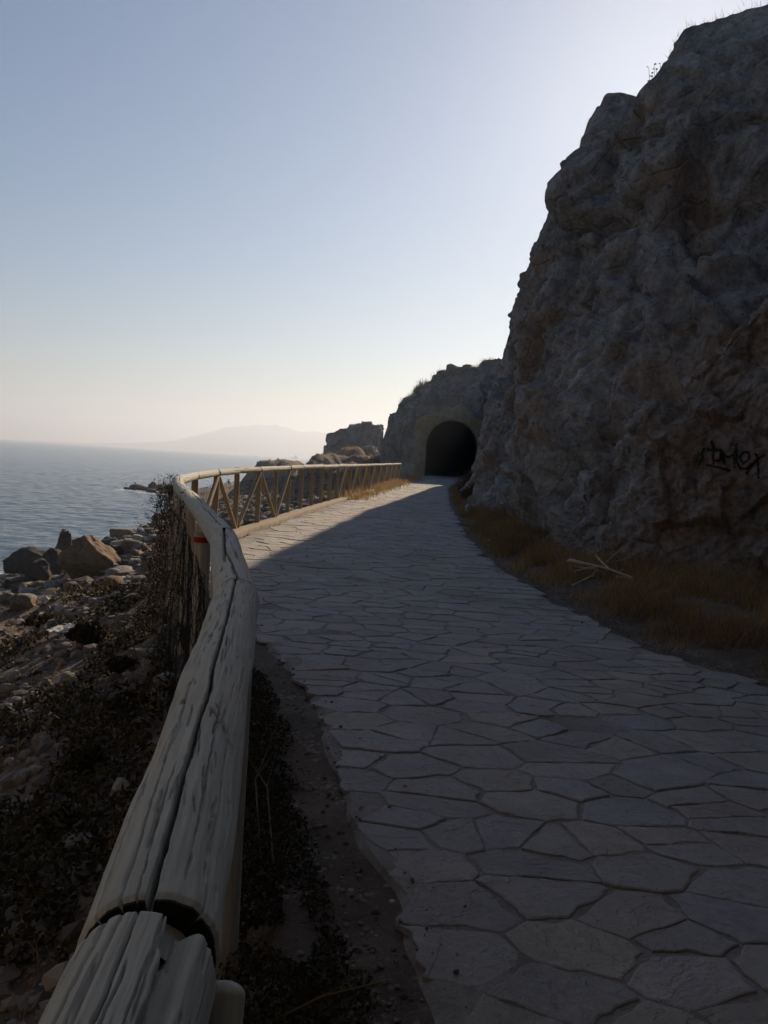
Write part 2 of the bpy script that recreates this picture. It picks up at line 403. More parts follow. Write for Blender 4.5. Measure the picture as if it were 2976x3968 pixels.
sea = link('sea', mesh('sea', np.stack([SX, SY, SZ], -1), gridF(*SX.shape)[:, ::-1], True, {'foam': foam}), M['sea'])
tag(sea, kind='structure')

# ------------------------------------------------------------------ path of flagstones
def build_path():
    V = []; Q = []; A = []; mi = []
    yy = geo(-9, 92, .09, 1.004); w = np.concatenate([[0, .02, .045], np.linspace(.08, .92, 40), [.97, 1]])
    YY, WW = np.meshgrid(yy, w, indexing='ij'); XX = xl_(YY) * (1 - WW) + xr_(YY) * WW
    XX = XX + np.where((WW < .035) | (WW > .965), .11 * fbm(np.stack([YY * 1.3, WW * 9, WW], -1), 3), 0)
    base = np.stack([XX, YY, g_(YY) - .06 * ((WW == 0) | (WW == 1)) + .003 * fbm(np.stack([XX, YY, XX * 0], -1) * 2.6, 3)], -1).reshape(-1, 3)
    faces = [tuple(f[::-1]) for f in gridF(*YY.shape)]; mi = [1] * len(faces); verts = [tuple(v) for v in base]; tone = [0.] * len(verts)
    # slabs: clipped Voronoi cells, ragged edges, raised a few millimetres
    r = random.Random(11); pts = []
    y = -3.0; row = 0
    while y < 60:
        dy = r.uniform(.17, .35) * (.72 if y < 6 else .72 + .28 * min(1, (y - 6) / 4)) * (1 if y < 25 else 1.15); x = xl_(y) - r.uniform(0, .6)
        while x < xr_(y) + .6:
            dx = r.uniform(.22, .64) * (.78 if y < 6 else .78 + .22 * min(1, (y - 6) / 4)); pts.append((x + dx * .5, y + r.uniform(-.13, .13))); x += dx
        y += dy; row += 1
    pts = np.array(pts); asp = np.array([1., 1.45])
    for i, c in enumerate(pts):
        if not (xl_(c[1]) - .1 < c[0] < xr_(c[1]) + .1): continue
        d = np.linalg.norm((pts - c) * asp, axis=1); nb = np.argsort(d)[1:16]
        poly = [np.array(p) * 1.1 * np.array([1, .7]) for p in ((-1, -1), (1, -1), (1, 1), (-1, 1))]
        for k in nb:
            n = (pts[k] - c) * asp * asp; h = ((pts[k] - c) * asp) @ ((pts[k] - c) * asp) * .5
            o = []
            for a, b in zip(poly, poly[1:] + poly[:1]):
                da, db = a @ n - h, b @ n - h
                if da <= 0: o.append(a)
                if (da < 0) != (db < 0): o.append(a + (b - a) * (da / (da - db)))
            poly = o
            if len(poly) < 3: break
        if len(poly) < 3: continue
        near = c[1] < 14; step = .035 if c[1] < 9 else (.06 if near else .13)
        out = []; L = len(poly); gap = r.uniform(.002, .010)
        cen = sum(poly) / L
        for a, b in zip(poly, poly[1:] + poly[:1]):
            m = max(1, int(np.linalg.norm(b - a) / step))
            for j in range(m): out.append(a + (b - a) * j / m)
        P = np.array(out); dd = P - cen; ln = np.linalg.norm(dd, axis=1); dd /= ln[:, None] + 1e-6
        W = np.concatenate([P + c, np.zeros((len(P), 1))], 1)
        jag = .022 * fbm(W * 6 + i * .37, 2) + .012 * fbm(W * 19, 2)
        P = P - dd * (gap + np.clip(jag + .001, -.006, .034))[:, None]
        keep = np.linalg.norm(np.roll(P, -1, 0) - P, axis=1) > .002; P = P[keep]
        if len(P) < 4: continue
        X = P[:, 0] + c[0]; Y = P[:, 1] + c[1]
        e0 = .12 * float(perlin(np.array([c[1] * 1.7, 3.3, c[0]]))) - (.06 if c[1] < 8 else 0)
        if X.mean() > xr_(c[1]) - .10 - e0 * .5 or X.mean() < xl_(c[1]) + (.02 if c[1] < 9 else .12 + e0): continue
        if c[1] < 9 and r.random() < .015: continue
        if c[1] < 9 and X.max() < float(xl_(c[1])) + .2: continue
        X = np.clip(X, xl_(Y) + .07 + .09 * perlin(np.stack([Y * 4.3, Y * 0 + 1.7, Y * 0], -1)) + .03 * perlin(np.stack([Y * 19, Y * 0 + 5.7, Y * 0], -1)), xr_(Y) - .05)
        area = abs(np.sum(X * np.roll(Y, -1) - Y * np.roll(X, -1))) / 2
        if area < .012: continue
        hh = r.uniform(.0005, .0065) + .003 - .005 * max(0., 1 - (c[0] - float(xl_(c[1]))) / .22) * (c[1] < 9); tx, ty = r.uniform(-.014, .014), r.uniform(-.018, .018); tn = r.random()
        n0 = len(verts); m = len(X); mx, my = X.mean(), Y.mean()
        for k in range(3):
            f = (1, .985, .94)[k]
            for a, b in zip(X, Y):
                xx, yy2 = mx + (a - mx) * f, my + (b - my) * f
                z = float(g_(yy2)) + (-.012, hh * .55, hh)[k] + (0 if k == 0 else tx * (xx - mx) + ty * (yy2 - my))
                verts.append((xx, yy2, z)); tone.append(tn)
        ccw = np.sum(X * np.roll(Y, -1) - Y * np.roll(X, -1)) > 0
        for k in range(2):
            for a in range(m):
                q = (n0 + k * m + a, n0 + k * m + (a + 1) % m, n0 + (k + 1) * m + (a + 1) % m, n0 + (k + 1) * m + a)
                faces.append(q if ccw else q[::-1]); mi.append(0)
        q = tuple(range(n0 + 2 * m, n0 + 3 * m)); faces.append(q if ccw else q[::-1]); mi.append(0)
    me = bpy.data.meshes.new('path'); me.from_pydata(verts, [], faces)
    a = me.attributes.new('tone', 'FLOAT', 'POINT'); a.data.foreach_set('value', np.array(tone, np.float32))
    o = link('path', me, [M['slab'], M['mortar']]); me.polygons.foreach_set('material_index', np.array(mi, np.int32))
    tag(o, kind='structure'); return o
build_path()

# kerb along the foot of the far fence
yy = np.arange(9.6, 46, .3); prof = [(-.02, -.25), (-.02, .045), (.0, .06), (.20, .058), (.225, .04), (.225, -.1)]
Vk = np.array([[(xf_(y) + a, y, g_(y) + b + .006 * perlin(np.array([y * 2., a * 9, b * 5]))) for a, b in prof] for y in yy])
tag(link('kerb', mesh('kerb', Vk, gridF(len(yy), len(prof))), M['kerb']), kind='structure')

# ------------------------------------------------------------------ rock faces
def rock_disp(P, k=1., seed=0.):
    P = P + seed
    W = P + .22 * np.stack([perlin(P * .9 + 11), perlin(P * .9 + 31), perlin(P * .9 + 57)], -1)
    Wt = np.stack([W[..., 0], W[..., 1] * .8 + W[..., 2] * .40, W[..., 2] * .62 - W[..., 1] * .28], -1)
    a1, e1 = facets(Wt * .48); a2, e2 = facets(Wt * 1.15 + 7); a3, e3 = facets(W * 3.0 + 3); a4, e4 = facets(P * np.array([6.5, 6.5, 5.]) + 1); p1, p2, pr_ = cells(W * np.array([3.0, 3.0, 2.2]) + 5)
    d = .36 * fbm(P * .27, 3) + .55 * a1 + .30 * a2 + .17 * a3 + .06 * a4
    crk = sstep(.0, .5, perlin(P * .45 + 80)) 
    d = d - (.06 + .18 * crk) * (1 - sstep(.0, .05, e1)) - (.03 + .08 * crk) * (1 - sstep(0, .06, e2)) - .03 * (1 - sstep(0, .08, e3))
    d = d - .11 * (1 - sstep(.10, .40, p1)) * (pr_ > .6) + .07 * ridged(Wt * 1.9 + 3, 4) + .05 * fbm(Wt * 4.2, 3, .6) + .03 * ridged(P * 8, 2)
    return k * d
def loft(cols_b, cols_t, nv, n_back, us, bulge=0., back=14., rise=.05, lean=1.0, backdir=None):
    B = np.array(cols_b, float); T = np.array(cols_t, float); m = len(B)
    u = np.concatenate([[0], np.cumsum(np.linalg.norm(.5 * (B[1:] + T[1:]) - .5 * (B[:-1] + T[:-1]), axis=1))])
    if callable(us): us = us(u)
    else: us = np.linspace(0, u[-1], us)
    Bi = np.stack([np.interp(us, u, B[:, k]) for k in range(3)], -1); Ti = np.stack([np.interp(us, u, T[:, k]) for k in range(3)], -1)
    ker = np.ones(3) / 3
    for A in (Bi, Ti):
        for k in range(3): A[1:-1, k] = np.convolve(A[:, k], ker, 'valid')
    v = np.linspace(0, 1, nv); D = (Ti - Bi); hd = D.copy(); hd[:, 2] = 0
    if backdir is not None: hd = np.tile(np.array(backdir, float), (len(us), 1))
    hd /= np.linalg.norm(hd, axis=1)[:, None] + 1e-6
    P = Bi[:, None] + D[:, None] * np.stack([v ** lean, v ** lean, v], -1)[None]
    b = (np.linspace(0, 1, n_back + 1)[1:]) ** 1.6 * back
    Pb = Ti[:, None] + hd[:, None] * b[None, :, None] + np.array([0, 0, 1.]) * (rise * b)[None, :, None]
    return np.concatenate([P, Pb], 1)
def displace(P, disp, flip=False):
    du = np.gradient(P, axis=0); dv = np.gradient(P, axis=1); n = np.cross(du, dv); n /= np.linalg.norm(n, axis=-1)[..., None] + 1e-9
    for _ in range(3):
        n[1:-1] = (n[:-2] + n[1:-1] + n[2:]) / 3; n[:, 1:-1] = (n[:, :-2] + n[:, 1:-1] + n[:, 2:]) / 3
    n /= np.linalg.norm(n, axis=-1)[..., None] + 1e-9
    return P + n * (disp * (-1 if flip else 1))[..., None]

CB = [(7.4, 60, .2), (6.75, 56, .2), (4.95, 46, .2), (3.95, 36, .2), (3.05, 28, .1), (2.68, 24, .1), (2.5, 20, .1), (2.42, 17.5, .1), (2.42, 15.8, .1), (2.55, 13.8, .1), (2.95, 11.8, .1),
      (3.3, 11.2, .1), (3.6, 10.8, .1), (4.4, 10.1, .1), (5.2, 9.6, .1), (6.2, 8.4, 0), (6.9, 6, 0), (6.5, 3.5, 0), (5.6, 1, 0), (4.2, -2.8, 0)]
CT = [(10, 62, 9.2), (7.7, 56, 8.3), (5.94, 46, 7.45), (5.17, 36, 9.0), (4.61, 28, 9.25), (4.36, 24, 9.35), (4.40, 22, 9.42), (4.22, 19.6, 9.6), (4.3, 18.0, 9.66), (4.94, 17.6, 9.5), (5.36, 17.3, 10.1),
      (5.26, 17.1, 10.35), (5.46, 16.9, 10.62), (6.1, 16.5, 10.62), (6.8, 16, 10.66), (8.4, 13.8, 10.0), (9.8, 10, 10.6), (9.4, 5, 12), (8.2, 1, 12), (6, -6, 12)]
def cl_us(u):
    o = [0.]
    kn = np.array([0, u[2], u[4], u[8], u[13], u[15], u[-1]]); dd = np.array([.16, .14, .09, .055, .05, .2, .35])
    while o[-1] < u[-1]: o.append(o[-1] + np.interp(o[-1], kn, dd))
    return np.array(o)
P = loft(CB, CT, 210, 46, cl_us, back=16., rise=.07)
P0 = P.copy(); d = rock_disp(P, 1.0) - .05
# deep diagonal joint and the overhanging upper block
zz = P[..., 2] + .35 * fbm(P * .8, 3); crease = 6.55 - .05 * (P[..., 0] - 4) + .25 * perlin(P * .7)
wn = sstep(19, 16.8, P[..., 1])
d = d + wn * (.36 * sstep(-.12, .12, zz - crease) - .25 * np.exp(-((zz - crease + .12) / .16) ** 2))
pk = atY(2850, 560, 13.6); d = d - .5 * np.exp(-(((P - pk) / np.array([.38, .7, .38])) ** 2).sum(-1))
ri = np.arange(P.shape[1])[None]
tp = sstep(160, 205, ri) * sstep(8, 12, P[..., 1]); d = d * (1 - .86 * tp) - .14 * tp * sstep(17.9, 17.3, P[..., 1])
d = d * (1 - .30 * sstep(19, 26, P[..., 1])) - .16 * sstep(20, 32, P[..., 1]) - .16 * sstep(28, 38, P[..., 1])
def soften(d):
    for _ in range(1):
        e = d.copy(); e[1:-1] = .25 * d[:-2] + .5 * d[1:-1] + .25 * d[2:]; d = e.copy(); d[:, 1:-1] = .25 * e[:, :-2] + .5 * e[:, 1:-1] + .25 * e[:, 2:]
    return d
P = displace(P, .6 * soften(d) + .4 * d)
# rough buttress in front, lower right
BB = [(atY(q, 2100, y)[0], y, -.1) for q, y in ((2090, 12.0), (2170, 11.2), (2330, 10.5), (2560, 9.9), (2870, 9.4), (3200, 8.9), (3500, 8.6))]
BT = [tuple(atY(*q)) for q in ((2150, 2040, 12.2), (2230, 1930, 11.6), (2420, 1720, 11.2), (2680, 1450, 10.9), (2976, 1175, 10.7), (3250, 900, 10.6), (3500, 760, 10.5))]
Q = loft(BB, BT, 150, 30, 220, back=5., rise=.02)
f1, f2, rv = cells(Q * 2.6); fa, fe = facets(Q * 1.3 + 2); 
dq = -.08 + .22 * fa + .10 * fbm(Q * .7 + 20, 3) + .16 * (rv - .5) * sstep(0, .15, f2 - f1) + .12 * ridged(Q * 2 + 9, 4) + .05 * fbm(Q * 7, 3) + .09 * (.6 - f1)
Q = displace(Q, dq)
# direction check: outward must face the sea side (-x)
nV = P.shape[0] * P.shape[1]
cliff = link('cliff', mesh('cliff', np.vstack([P.reshape(-1, 3), Q.reshape(-1, 3)]), np.vstack([gridF(P.shape[0], P.shape[1]), gridF(Q.shape[0], Q.shape[1]) + nV])), M['cliff'])
tag(cliff, kind='structure')

# headland the path runs into, pierced by the tunnel
TX, TZ, TRAD, TY = 4.65, 2.72, 1.88, 58.0
HB = [(6, 88, 0), (1, 76, -.5), (-.7, 66, -.6), (-.75, 61.6, -.5), (.1, 59.3, -.2), (1.2, 58.3, .1), (2.4, 58.05, .2), (4.65, 58, .2), (7, 58, .2), (9, 57.4, .2), (13, 57, .2)]
HT = [(9, 84, 6), (4, 72, 5.6), (.9, 66, 5.0), (.15, 61.6, 5.0), (.9, 61, 6.2), (1.95, 61, 7.2), (3.5, 61, 8.15), (5.3, 61, 8.75), (7.9, 61, 9.45), (10, 61, 9.9), (13, 60.5, 10.4)]
Hd = loft(HB, HT, 130, 26, 330, back=15., rise=.03, lean=2.0, backdir=(.35, 1, 0))
dh = rock_disp(Hd, .5, 50.)
rad = np.hypot(Hd[..., 0] - TX, np.maximum(Hd[..., 2] - TZ, 0) * 1.0)
near_arch = (1 - sstep(2.9, 4.2, rad)) * (Hd[..., 1] < 60.5)
dh = dh * (1 - .85 * near_arch) - .15 * near_arch
Hd2 = displace(Hd, dh)
F = gridF(Hd.shape[0], Hd.shape[1]); cen = Hd.reshape(-1, 3)[F].mean(1)
inside = (np.hypot(cen[:, 0] - TX, np.maximum(cen[:, 2] - TZ, 0)) < TRAD + .35) & (cen[:, 1] < 60.4) & (cen[:, 2] < TZ + TRAD + .4)
head = link('headland', mesh('headland', Hd2, F[~inside]), M['head']); tag(head, kind='structure')

# tunnel portal: plastered band and dark bore
portal = tag(empty('tunnel_portal', (TX, TY, .5)), 'dark arched tunnel mouth with a tan plastered surround, where the path enters the headland', 'tunnel')
def arch_pts(r, n=40, wall=10):
    a = np.linspace(np.pi, 0, n); top = np.stack([TX + r * np.cos(a), TZ + r * np.sin(a)], -1)
    zl = np.linspace(0.2, TZ, wall, endpoint=False)
    return np.vstack([np.stack([np.full(wall, TX - r), zl], -1), top, np.stack([np.full(wall, TX + r), zl[::-1]], -1)])
i0 = arch_pts(TRAD); nr = 14; ring = []
for k in range(nr):
    f = k / (nr - 1); q = arch_pts(TRAD + 1.0 * f)
    wob = 1 + .035 * fbm(np.stack([q[:, 0] * 1.4, q[:, 1] * 1.4, np.full(len(q), 3.)], -1), 3) * (1 if k else 0) + (f ** 2) *   .14 * fbm(np.stack([q[:, 0] * .6, q[:, 1] * .6, np.zeros(len(q))], -1), 3)
    q = np.stack([TX + (q[:, 0] - TX) * wob, TZ + (q[:, 1] - TZ) * np.where(q[:, 1] > TZ, wob, 1)], -1)
    yv = TY - .30 + .5 * f ** 4 + .10 * fbm(np.stack([q[:, 0], q[:, 1], np.zeros(len(q))], -1) * 1.3, 4) + .35 * ((q[:, 1] / 6) ** 2) * .6
    ring.append(np.stack([q[:, 0], yv, q[:, 1]], -1))
ring.insert(0, np.stack([i0[:, 0], np.full(len(i0), TY + 1.0), i0[:, 1]], -1))
ring.append(ring[-1] + np.array([0, .8, 0])); ring = np.array(ring) - np.array([TX, TY, .5])
link('surround', mesh('surround', ring, gridF(len(ring), ring.shape[1])), M['plaster'], portal)
Tn = []
for y in np.linspace(0, 34, 24):
    q = arch_pts(TRAD + .02, 30, 8); bend = .012 * y * y
    Tn.append(np.stack([q[:, 0] + bend - TX, np.full(len(q), y + .3), q[:, 1] - .5], -1))
Tn.append(np.stack([Tn[-1][:, 0] * 0 + Tn[-1][:, 0].mean(), Tn[-1][:, 1], Tn[-1][:, 2] * 0 + 1.5], -1))
Tn = np.array(Tn)
link('bore', mesh('bore', Tn, gridF(len(Tn), Tn.shape[1])[:, ::-1]), M['lining'], portal)

# unseen rock overhang and tunnel mouth, added behind the camera to shade the foreground
P = loft([(-9, 3, -2.9), (-7, -.8, -2), (-4.5, -2.0, -1), (-2, -2.6, -.3), (1.5, -2.8, -.1), (4.2, -2.8, -.1), (6.2, -2.2, 0), (8, 0, 0)],
         [(-9, 2.5, 6.5), (-7, 1.4, 7.2), (-4.5, 2.2, 7.6), (-2, 2.4, 7.8), (1.5, 2.6, 7.9), (4.5, 2.9, 8.2), (7.5, 3.6, 8.6), (9.5, 4, 9)], 70, 14, 130, back=16, rise=.25, lean=1.5, backdir=(0, -1, 0))
dd = rock_disp(P, .8, 90.); ar = np.hypot(P[..., 0] - 1.6, np.maximum(P[..., 2] - 2.2, 0)); dd = dd * sstep(2.6, 3.6, ar)
P2 = displace(P, dd); F = gridF(P.shape[0], P.shape[1]); cen = P.reshape(-1, 3)[F].mean(1)
ins = (np.hypot(cen[:, 0] - 1.6, np.maximum(cen[:, 2] - 2.2, 0)) < 2.45) & (cen[:, 2] < 4.8)
V = [P2.reshape(-1, 3)]; Fs = [F[~ins]]; a = np.linspace(np.pi, 0, 20)
q = np.vstack([[(-.9, -.4)], np.stack([1.6 + 2.5 * np.cos(a), 2.2 + 2.5 * np.sin(a)], -1), [(4.1, -.4)]])
tb = np.array([np.stack([q[:, 0], np.full(len(q), y), q[:, 1]], -1) for y in np.linspace(-2.5, -14, 8)] + [np.stack([q[:, 0] * 0 + 1.6, np.full(len(q), -14.), q[:, 1] * 0 + 1], -1)])
Fs.append(gridF(tb.shape[0], tb.shape[1]) + len(V[0])); V.append(tb.reshape(-1, 3))
tag(link('added_shade_rock', mesh('added_shade_rock', np.vstack(V), np.vstack(Fs)), M['cliff']), kind='structure')

# ------------------------------------------------------------------ rocks
def ico(n):
    bm = bmesh.new(); bmesh.ops.create_icosphere(bm, subdivisions=n, radius=1.)
    bm.verts.ensure_lookup_table(); V = np.array([v.co[:] for v in bm.verts]); F = np.array([[v.index for v in f.verts] for f in bm.faces]); bm.free(); return V, F
ICO = {k: ico(k) for k in (1, 2, 3, 4, 5)}
def rock_mesh(name, sub, seed, size=(1, 1, 1), planes=12, rough=.12, mat=None, pointy=0.):
    r = np.random.default_rng(seed); D, F = ICO[sub]
    N = r.normal(size=(planes, 3)); N /= np.linalg.norm(N, axis=1)[:, None]; h = r.uniform(.62, 1.0, planes)
    if pointy: N[0] = (.7, 0, .7); N[1] = (-.75, .1, .65); h[0] = h[1] = .55
    dn = np.maximum(D @ N.T, 1e-3); R = np.minimum((h[None] / dn).min(1) * 1.12, .98 / ((np.abs(D) ** 4).sum(1)) ** .25)
    V = D * R[:, None]; off = seed * 1.37
    f1, f2, rv = cells(V * 1.6 + off)
    g1, g2, rw = cells(V * 3.3 + off)
    V = V * (1 + rough * (.9 * fbm(V * 1.2 + off, 4) + .8 * (rv - .5) * sstep(0, .15, f2 - f1) + .45 * (rw - .5) + .5 * ridged(V * 2.6 + off, 4) - .25))[:, None]
    V *= np.array(size) * .5
    me = mesh(name, V, F, True); me.materials.append(mat); return me
def boulder(px, py, w, h, mat, label, seed, cat='boulder', name='boulder', group=None, Y=None, depth=.9, sub=4, pointy=0., sink=.12, rough=.14, planes=12):
    """a rock whose foot stands at a photo pixel, of a size given in photo pixels"""
    p = onland(px, py) if Y is None else atY(px, py, Y)
    W, Hh = px_size(w, p[1]), px_size(h, p[1])
    me = rock_mesh(name, sub, seed, (W, W * depth, Hh * (1 + sink) * 1.12), planes, rough, M[mat], pointy)
    o = bpy.data.objects.new(name, me); COL.objects.link(o)
    o.location = (p[0], p[1] + W * depth * .3, p[2] + Hh * .5 - Hh * sink * .5)
    o.rotation_euler = (random.uniform(-.12, .12), random.uniform(-.08, .08), 0)
    tag(o, label, cat, group); return o
K = .4822
def c2(x, y): return x * K, 1650 + y * K
SH = [  # crop x, foot y, width, height, material, label, extra
    (190, 1200, 330, 185, 'dark', 'dark wet boulder standing in the water, leftmost on the shore', {}),
    (275, 1262, 230, 150, 'dark', 'dark grey boulder at the waterline below the leftmost wet boulder', {}),
    (500, 1085, 130, 205, 'dark', 'tall dark upright boulder at the water edge behind the big tan boulder', {}),
    (640, 1045, 220, 125, 'dark', 'dark jagged boulder right of the tall upright one', {}),
    (440, 1215, 210, 185, 'dark', 'dark brown boulder against the left foot of the big tan boulder', {}),
    (680, 1240, 430, 320, 'tan', 'biggest shore boulder, tan and peaked with a sunlit right flank', {'pointy': 1, 'depth': .8, 'sub': 5}),
    (870, 1000, 140, 90, 'dark', 'dark brown boulder behind the peak of the big tan boulder', {}),
    (955, 920, 160, 75, 'tan', 'rounded brown boulder at the water edge right of the big tan boulder', {}),
    (1045, 900, 95, 55, 'dark', 'small dark rock beside the rounded brown boulder', {}),
    (1090, 955, 85, 66, 'pale', 'light tan squared block among the white shore stones', {'planes': 7, 'rough': .05}),
    (1020, 965, 70, 50, 'pale', 'pale grey block left of the light tan squared block', {'planes': 7, 'rough': .05}),
    (945, 1030, 150, 95, 'pale', 'pale rough boulder just right of the big tan boulder', {}),
    (935, 1090, 160, 100, 'dark', 'dark brown boulder below the pale rough boulder', {}),
    (1080, 1040, 160, 85, 'grey', 'smooth grey boulder in the middle of the shore rocks', {}),
    (1085, 1100, 190, 88, 'tan', 'tan wedge shaped boulder near the red soil bank', {'pointy': 1}),
    (1205, 893, 180, 65, 'tan', 'long low brown boulder beside the netting', {}),
    (1260, 842, 140, 65, 'tan', 'flat topped tan slab near the fence tangle', {'planes': 7, 'rough': .05}),
    (1280, 785, 120, 72, 'dark', 'dark boulder at the water edge beside the fence tangle', {}),
    (1150, 860, 100, 50, 'dark', 'small dark boulder left of the long low brown boulder', {}),
    (1160, 968, 110, 62, 'pale', 'white angular stone above the smooth grey boulder', {}),
    (1218, 935, 100, 66, 'pale', 'white stone with a peaked top near the netting', {'pointy': 1}),
    (1290, 960, 90, 80, 'grey', 'grey stone half hidden behind the netting', {}),
    (1200, 1060, 110, 50, 'pale', 'pale flat stone at the edge of the red soil bank', {}),
    (945, 1125, 120, 66, 'pale', 'white stone in front of the dark brown boulder', {}),
    (870, 1190, 180, 66, 'grey', 'low grey slab at the right foot of the big tan boulder', {}),
    (1065, 1120, 90, 45, 'grey', 'small grey stone under the tan wedge boulder', {}),
    (205, 1395, 150, 80, 'pale', 'pale cream boulder on the bank at the left edge', {}),
    (60, 1440, 150, 75, 'tan', 'tan stone at the left edge of the photo on the sunlit bank', {}),
    (170, 1480, 200, 100, 'tan', 'brown rough boulder in front of the pale cream boulder', {}),
    (45, 1400, 110, 45, 'pale', 'pale low stone at the far left bank', {}),
    (290, 1320, 130, 55, 'tan', 'tan flat rock behind the pale cream boulder', {}),
    (480, 1290, 100, 50, 'pale', 'cream stone in front of the big tan boulder', {}),
    (560, 1310, 100, 52, 'pale', 'cream stone right of its neighbour, before the big tan boulder', {}),
    (400, 1320, 120, 60, 'pale', 'pale rock left of the two cream stones', {}),
    (120, 1300, 260, 60, 'dark', 'low dark wet rock at the foam line', {}),
]
for k, (x, y, w, h, m, lab, ex) in enumerate(SH):
    X, Y_ = c2(x, y); boulder(X, Y_, w * K * 1.05, h * K * 1.12, m, lab, 100 + k, **ex)
WR = [(1090, 515, 130, 34), (1222, 523, 80, 58), (1275, 527, 85, 48), (1345, 545, 130, 58), (1160, 522, 70, 24), (1215, 533, 90, 22), (1020, 512, 60, 14)]
WL = ['flat dark rock at the left end of the reef in the sea', 'humped dark rock in the middle of the reef in the sea', 'rounded dark rock right of the humped reef rock',
      'rightmost dark reef rock, beside the fence bend', 'low dark reef rock left of the humped one', 'thin awash reef rock in front of the humped one', 'barely showing reef rock with foam']
foam_at = []
for k, ((x, y, w, h), lab) in enumerate(zip(WR, WL)):
    X, Y_ = c2(x, y); p = atZ(X, Y_, SEA)
    o = boulder(X, Y_, w * K, h * K * 1.25, 'dark', lab, 200 + k, group='reef rocks in the sea', Y=p[1], sub=3); foam_at.append((p[0], p[1], px_size(w * K, p[1])))
X, Y_ = c2(1060, 516); p = atZ(X, Y_, SEA)
fx = foam.copy()
for (a, b, w) in foam_at:
    dd = np.hypot((SX - a) / (w * .8), (SY - b + 1) / 3.2); fx = np.maximum(fx, 1 - sstep(.75, 1.35, dd))
for (a, b) in ((c2(40, 1225)), (c2(130, 1225))):
    q = atZ(a, b, SEA); fx = np.maximum(fx, 1 - sstep(.5, 1.1, np.hypot((SX - q[0]) / 2.2, (SY - q[1]) / 1.6)))
sea.data.attributes['foam'].data.foreach_set('value', fx.astype(np.float32).ravel())

# sea stack far behind the fence
def stack_fn():
    prof = np.array([(718, 395, 205), (722, 395, 200), (760, 395, 184), (812, 395, 168), (870, 395, 142), (945, 395, 132), (968, 395, 92), (1050, 395, 72), (1120, 395, 58), (1180, 395, 47), (1215, 395, 76), (1280, 395, 66), (1335, 395, 66), (1348, 395, 84)], float)
    Y = 92.; sc = .3617 * Y / FPX; base = atY(1000 + 1022 * .3617, 1620 + 395 * .3617, Y); mid = 1022.
    nu, nv = 260, 90; th = np.linspace(0, 2 * np.pi, nu, endpoint=False)
    ex = np.sign(np.cos(th)) * np.abs(np.cos(th)) ** .55; ey = np.sign(np.sin(th)) * np.abs(np.sin(th)) ** .8
    X = ex * 300; top = np.interp(X + mid, prof[:, 0], prof[:, 2])
    V = []
    for v in np.linspace(0, 1, nv):
        if v < .75:
            f = v / .75; z = -1.2 + f * ((395 - top) * sc + 1.2); k = 1.0 + .03 * np.sin(f * 5)
            V.append(np.stack([X * sc * k, ey * 2.6 * k, z], -1))
        else:
            f = 1 - (v - .75) / .25; Xi = X * f; tp = np.interp(Xi + mid, prof[:, 0], prof[:, 2])
            V.append(np.stack([Xi * sc, ey * 2.6 * f, (395 - tp) * sc], -1))
    V = np.array(V).transpose(1, 0, 2); V = np.concatenate([V, V[:1]], 0)
    P = V + base
    f1, f2, rv = cells(P * np.array([.8, .8, 1.3])); fa, fe = facets(P * np.array([.9, .9, .8])); d = .3 * fa - .1 * (1 - sstep(0, .08, fe)) + .12 * ridged(P * 1.2, 4) + .08 * fbm(P * 2.5, 4) - .1
    d[-1] = d[0]
    P = displace(P, d); o = link('rock_stack', mesh('rock_stack', P, gridF(P.shape[0], P.shape[1])[:, ::-1]), M['stack'])
    tag(o, 'large blocky grey rock outcrop rising behind the fence beside the tunnel headland', 'rock outcrop')
stack_fn()
boulder(1420, 1772, 95, 42, 'stack', 'low grey rock at the right foot of the blocky outcrop', 331, cat='rock', name='rock', Y=86., sub=4)
for k, (x, y, w, h, lab) in enumerate([(1755, 1446, 54, 34, 'larger rounded boulder on top of the headland above the tunnel'), (1811, 1446, 42, 32, 'smaller rounded boulder right of its neighbour on the headland top'),
                                       (1712, 1472, 28, 16, 'small low boulder on the left slope of the headland top')]):
    o = boulder(x, y, w, h, 'tan' if k < 0 else 'head', lab, 240 + k, Y=61.3, sub=4, rough=.08)
# headland clutter between fence and rise: rubble boulders of the cove
r = random.Random(5); stones = []
protos = [rock_mesh('stone', 2, 300 + k, (1, .85, .7), 11, .12, M[m]) for k, m in enumerate(['grey', 'pale', 'tan', 'grey', 'tan', 'pale', 'grey', 'dark'])]
def stone(p, size, label, group, me=None, name='stone', cat='stone', sink=.22):
    o = bpy.data.objects.new(name, me or r.choice(protos)); COL.objects.link(o)
    sz = size * np.array([r.uniform(.8, 1.25), r.uniform(.8, 1.2), r.uniform(.7, 1.05)]); o.scale = sz
    o.rotation_euler = (r.uniform(-.3, .3), r.uniform(-.3, .3), r.uniform(0, 6.28)); o.location = (p[0], p[1], p[2] + sz[2] * (.35 - sink))
    tag(o, label, cat, group); return o
n = 0
while n < 150:
    Yc = 13 + 85 * r.random() ** 1.2; s = r.uniform(.5, 15) ; x = xf_(Yc) - s
    if Yc > 58: continue
    if x < xs_(Yc) + .5: continue
    z = landZ(x, Yc)
    if z < SEA: continue
    stone((x, Yc, z), r.uniform(.25, .8) * (1 + Yc / 120), 'weathered brown rubble rock lying in the cove beyond the fence', 'rubble rocks in the cove beyond the fence', name='rubble_rock', cat='rock'); n += 1
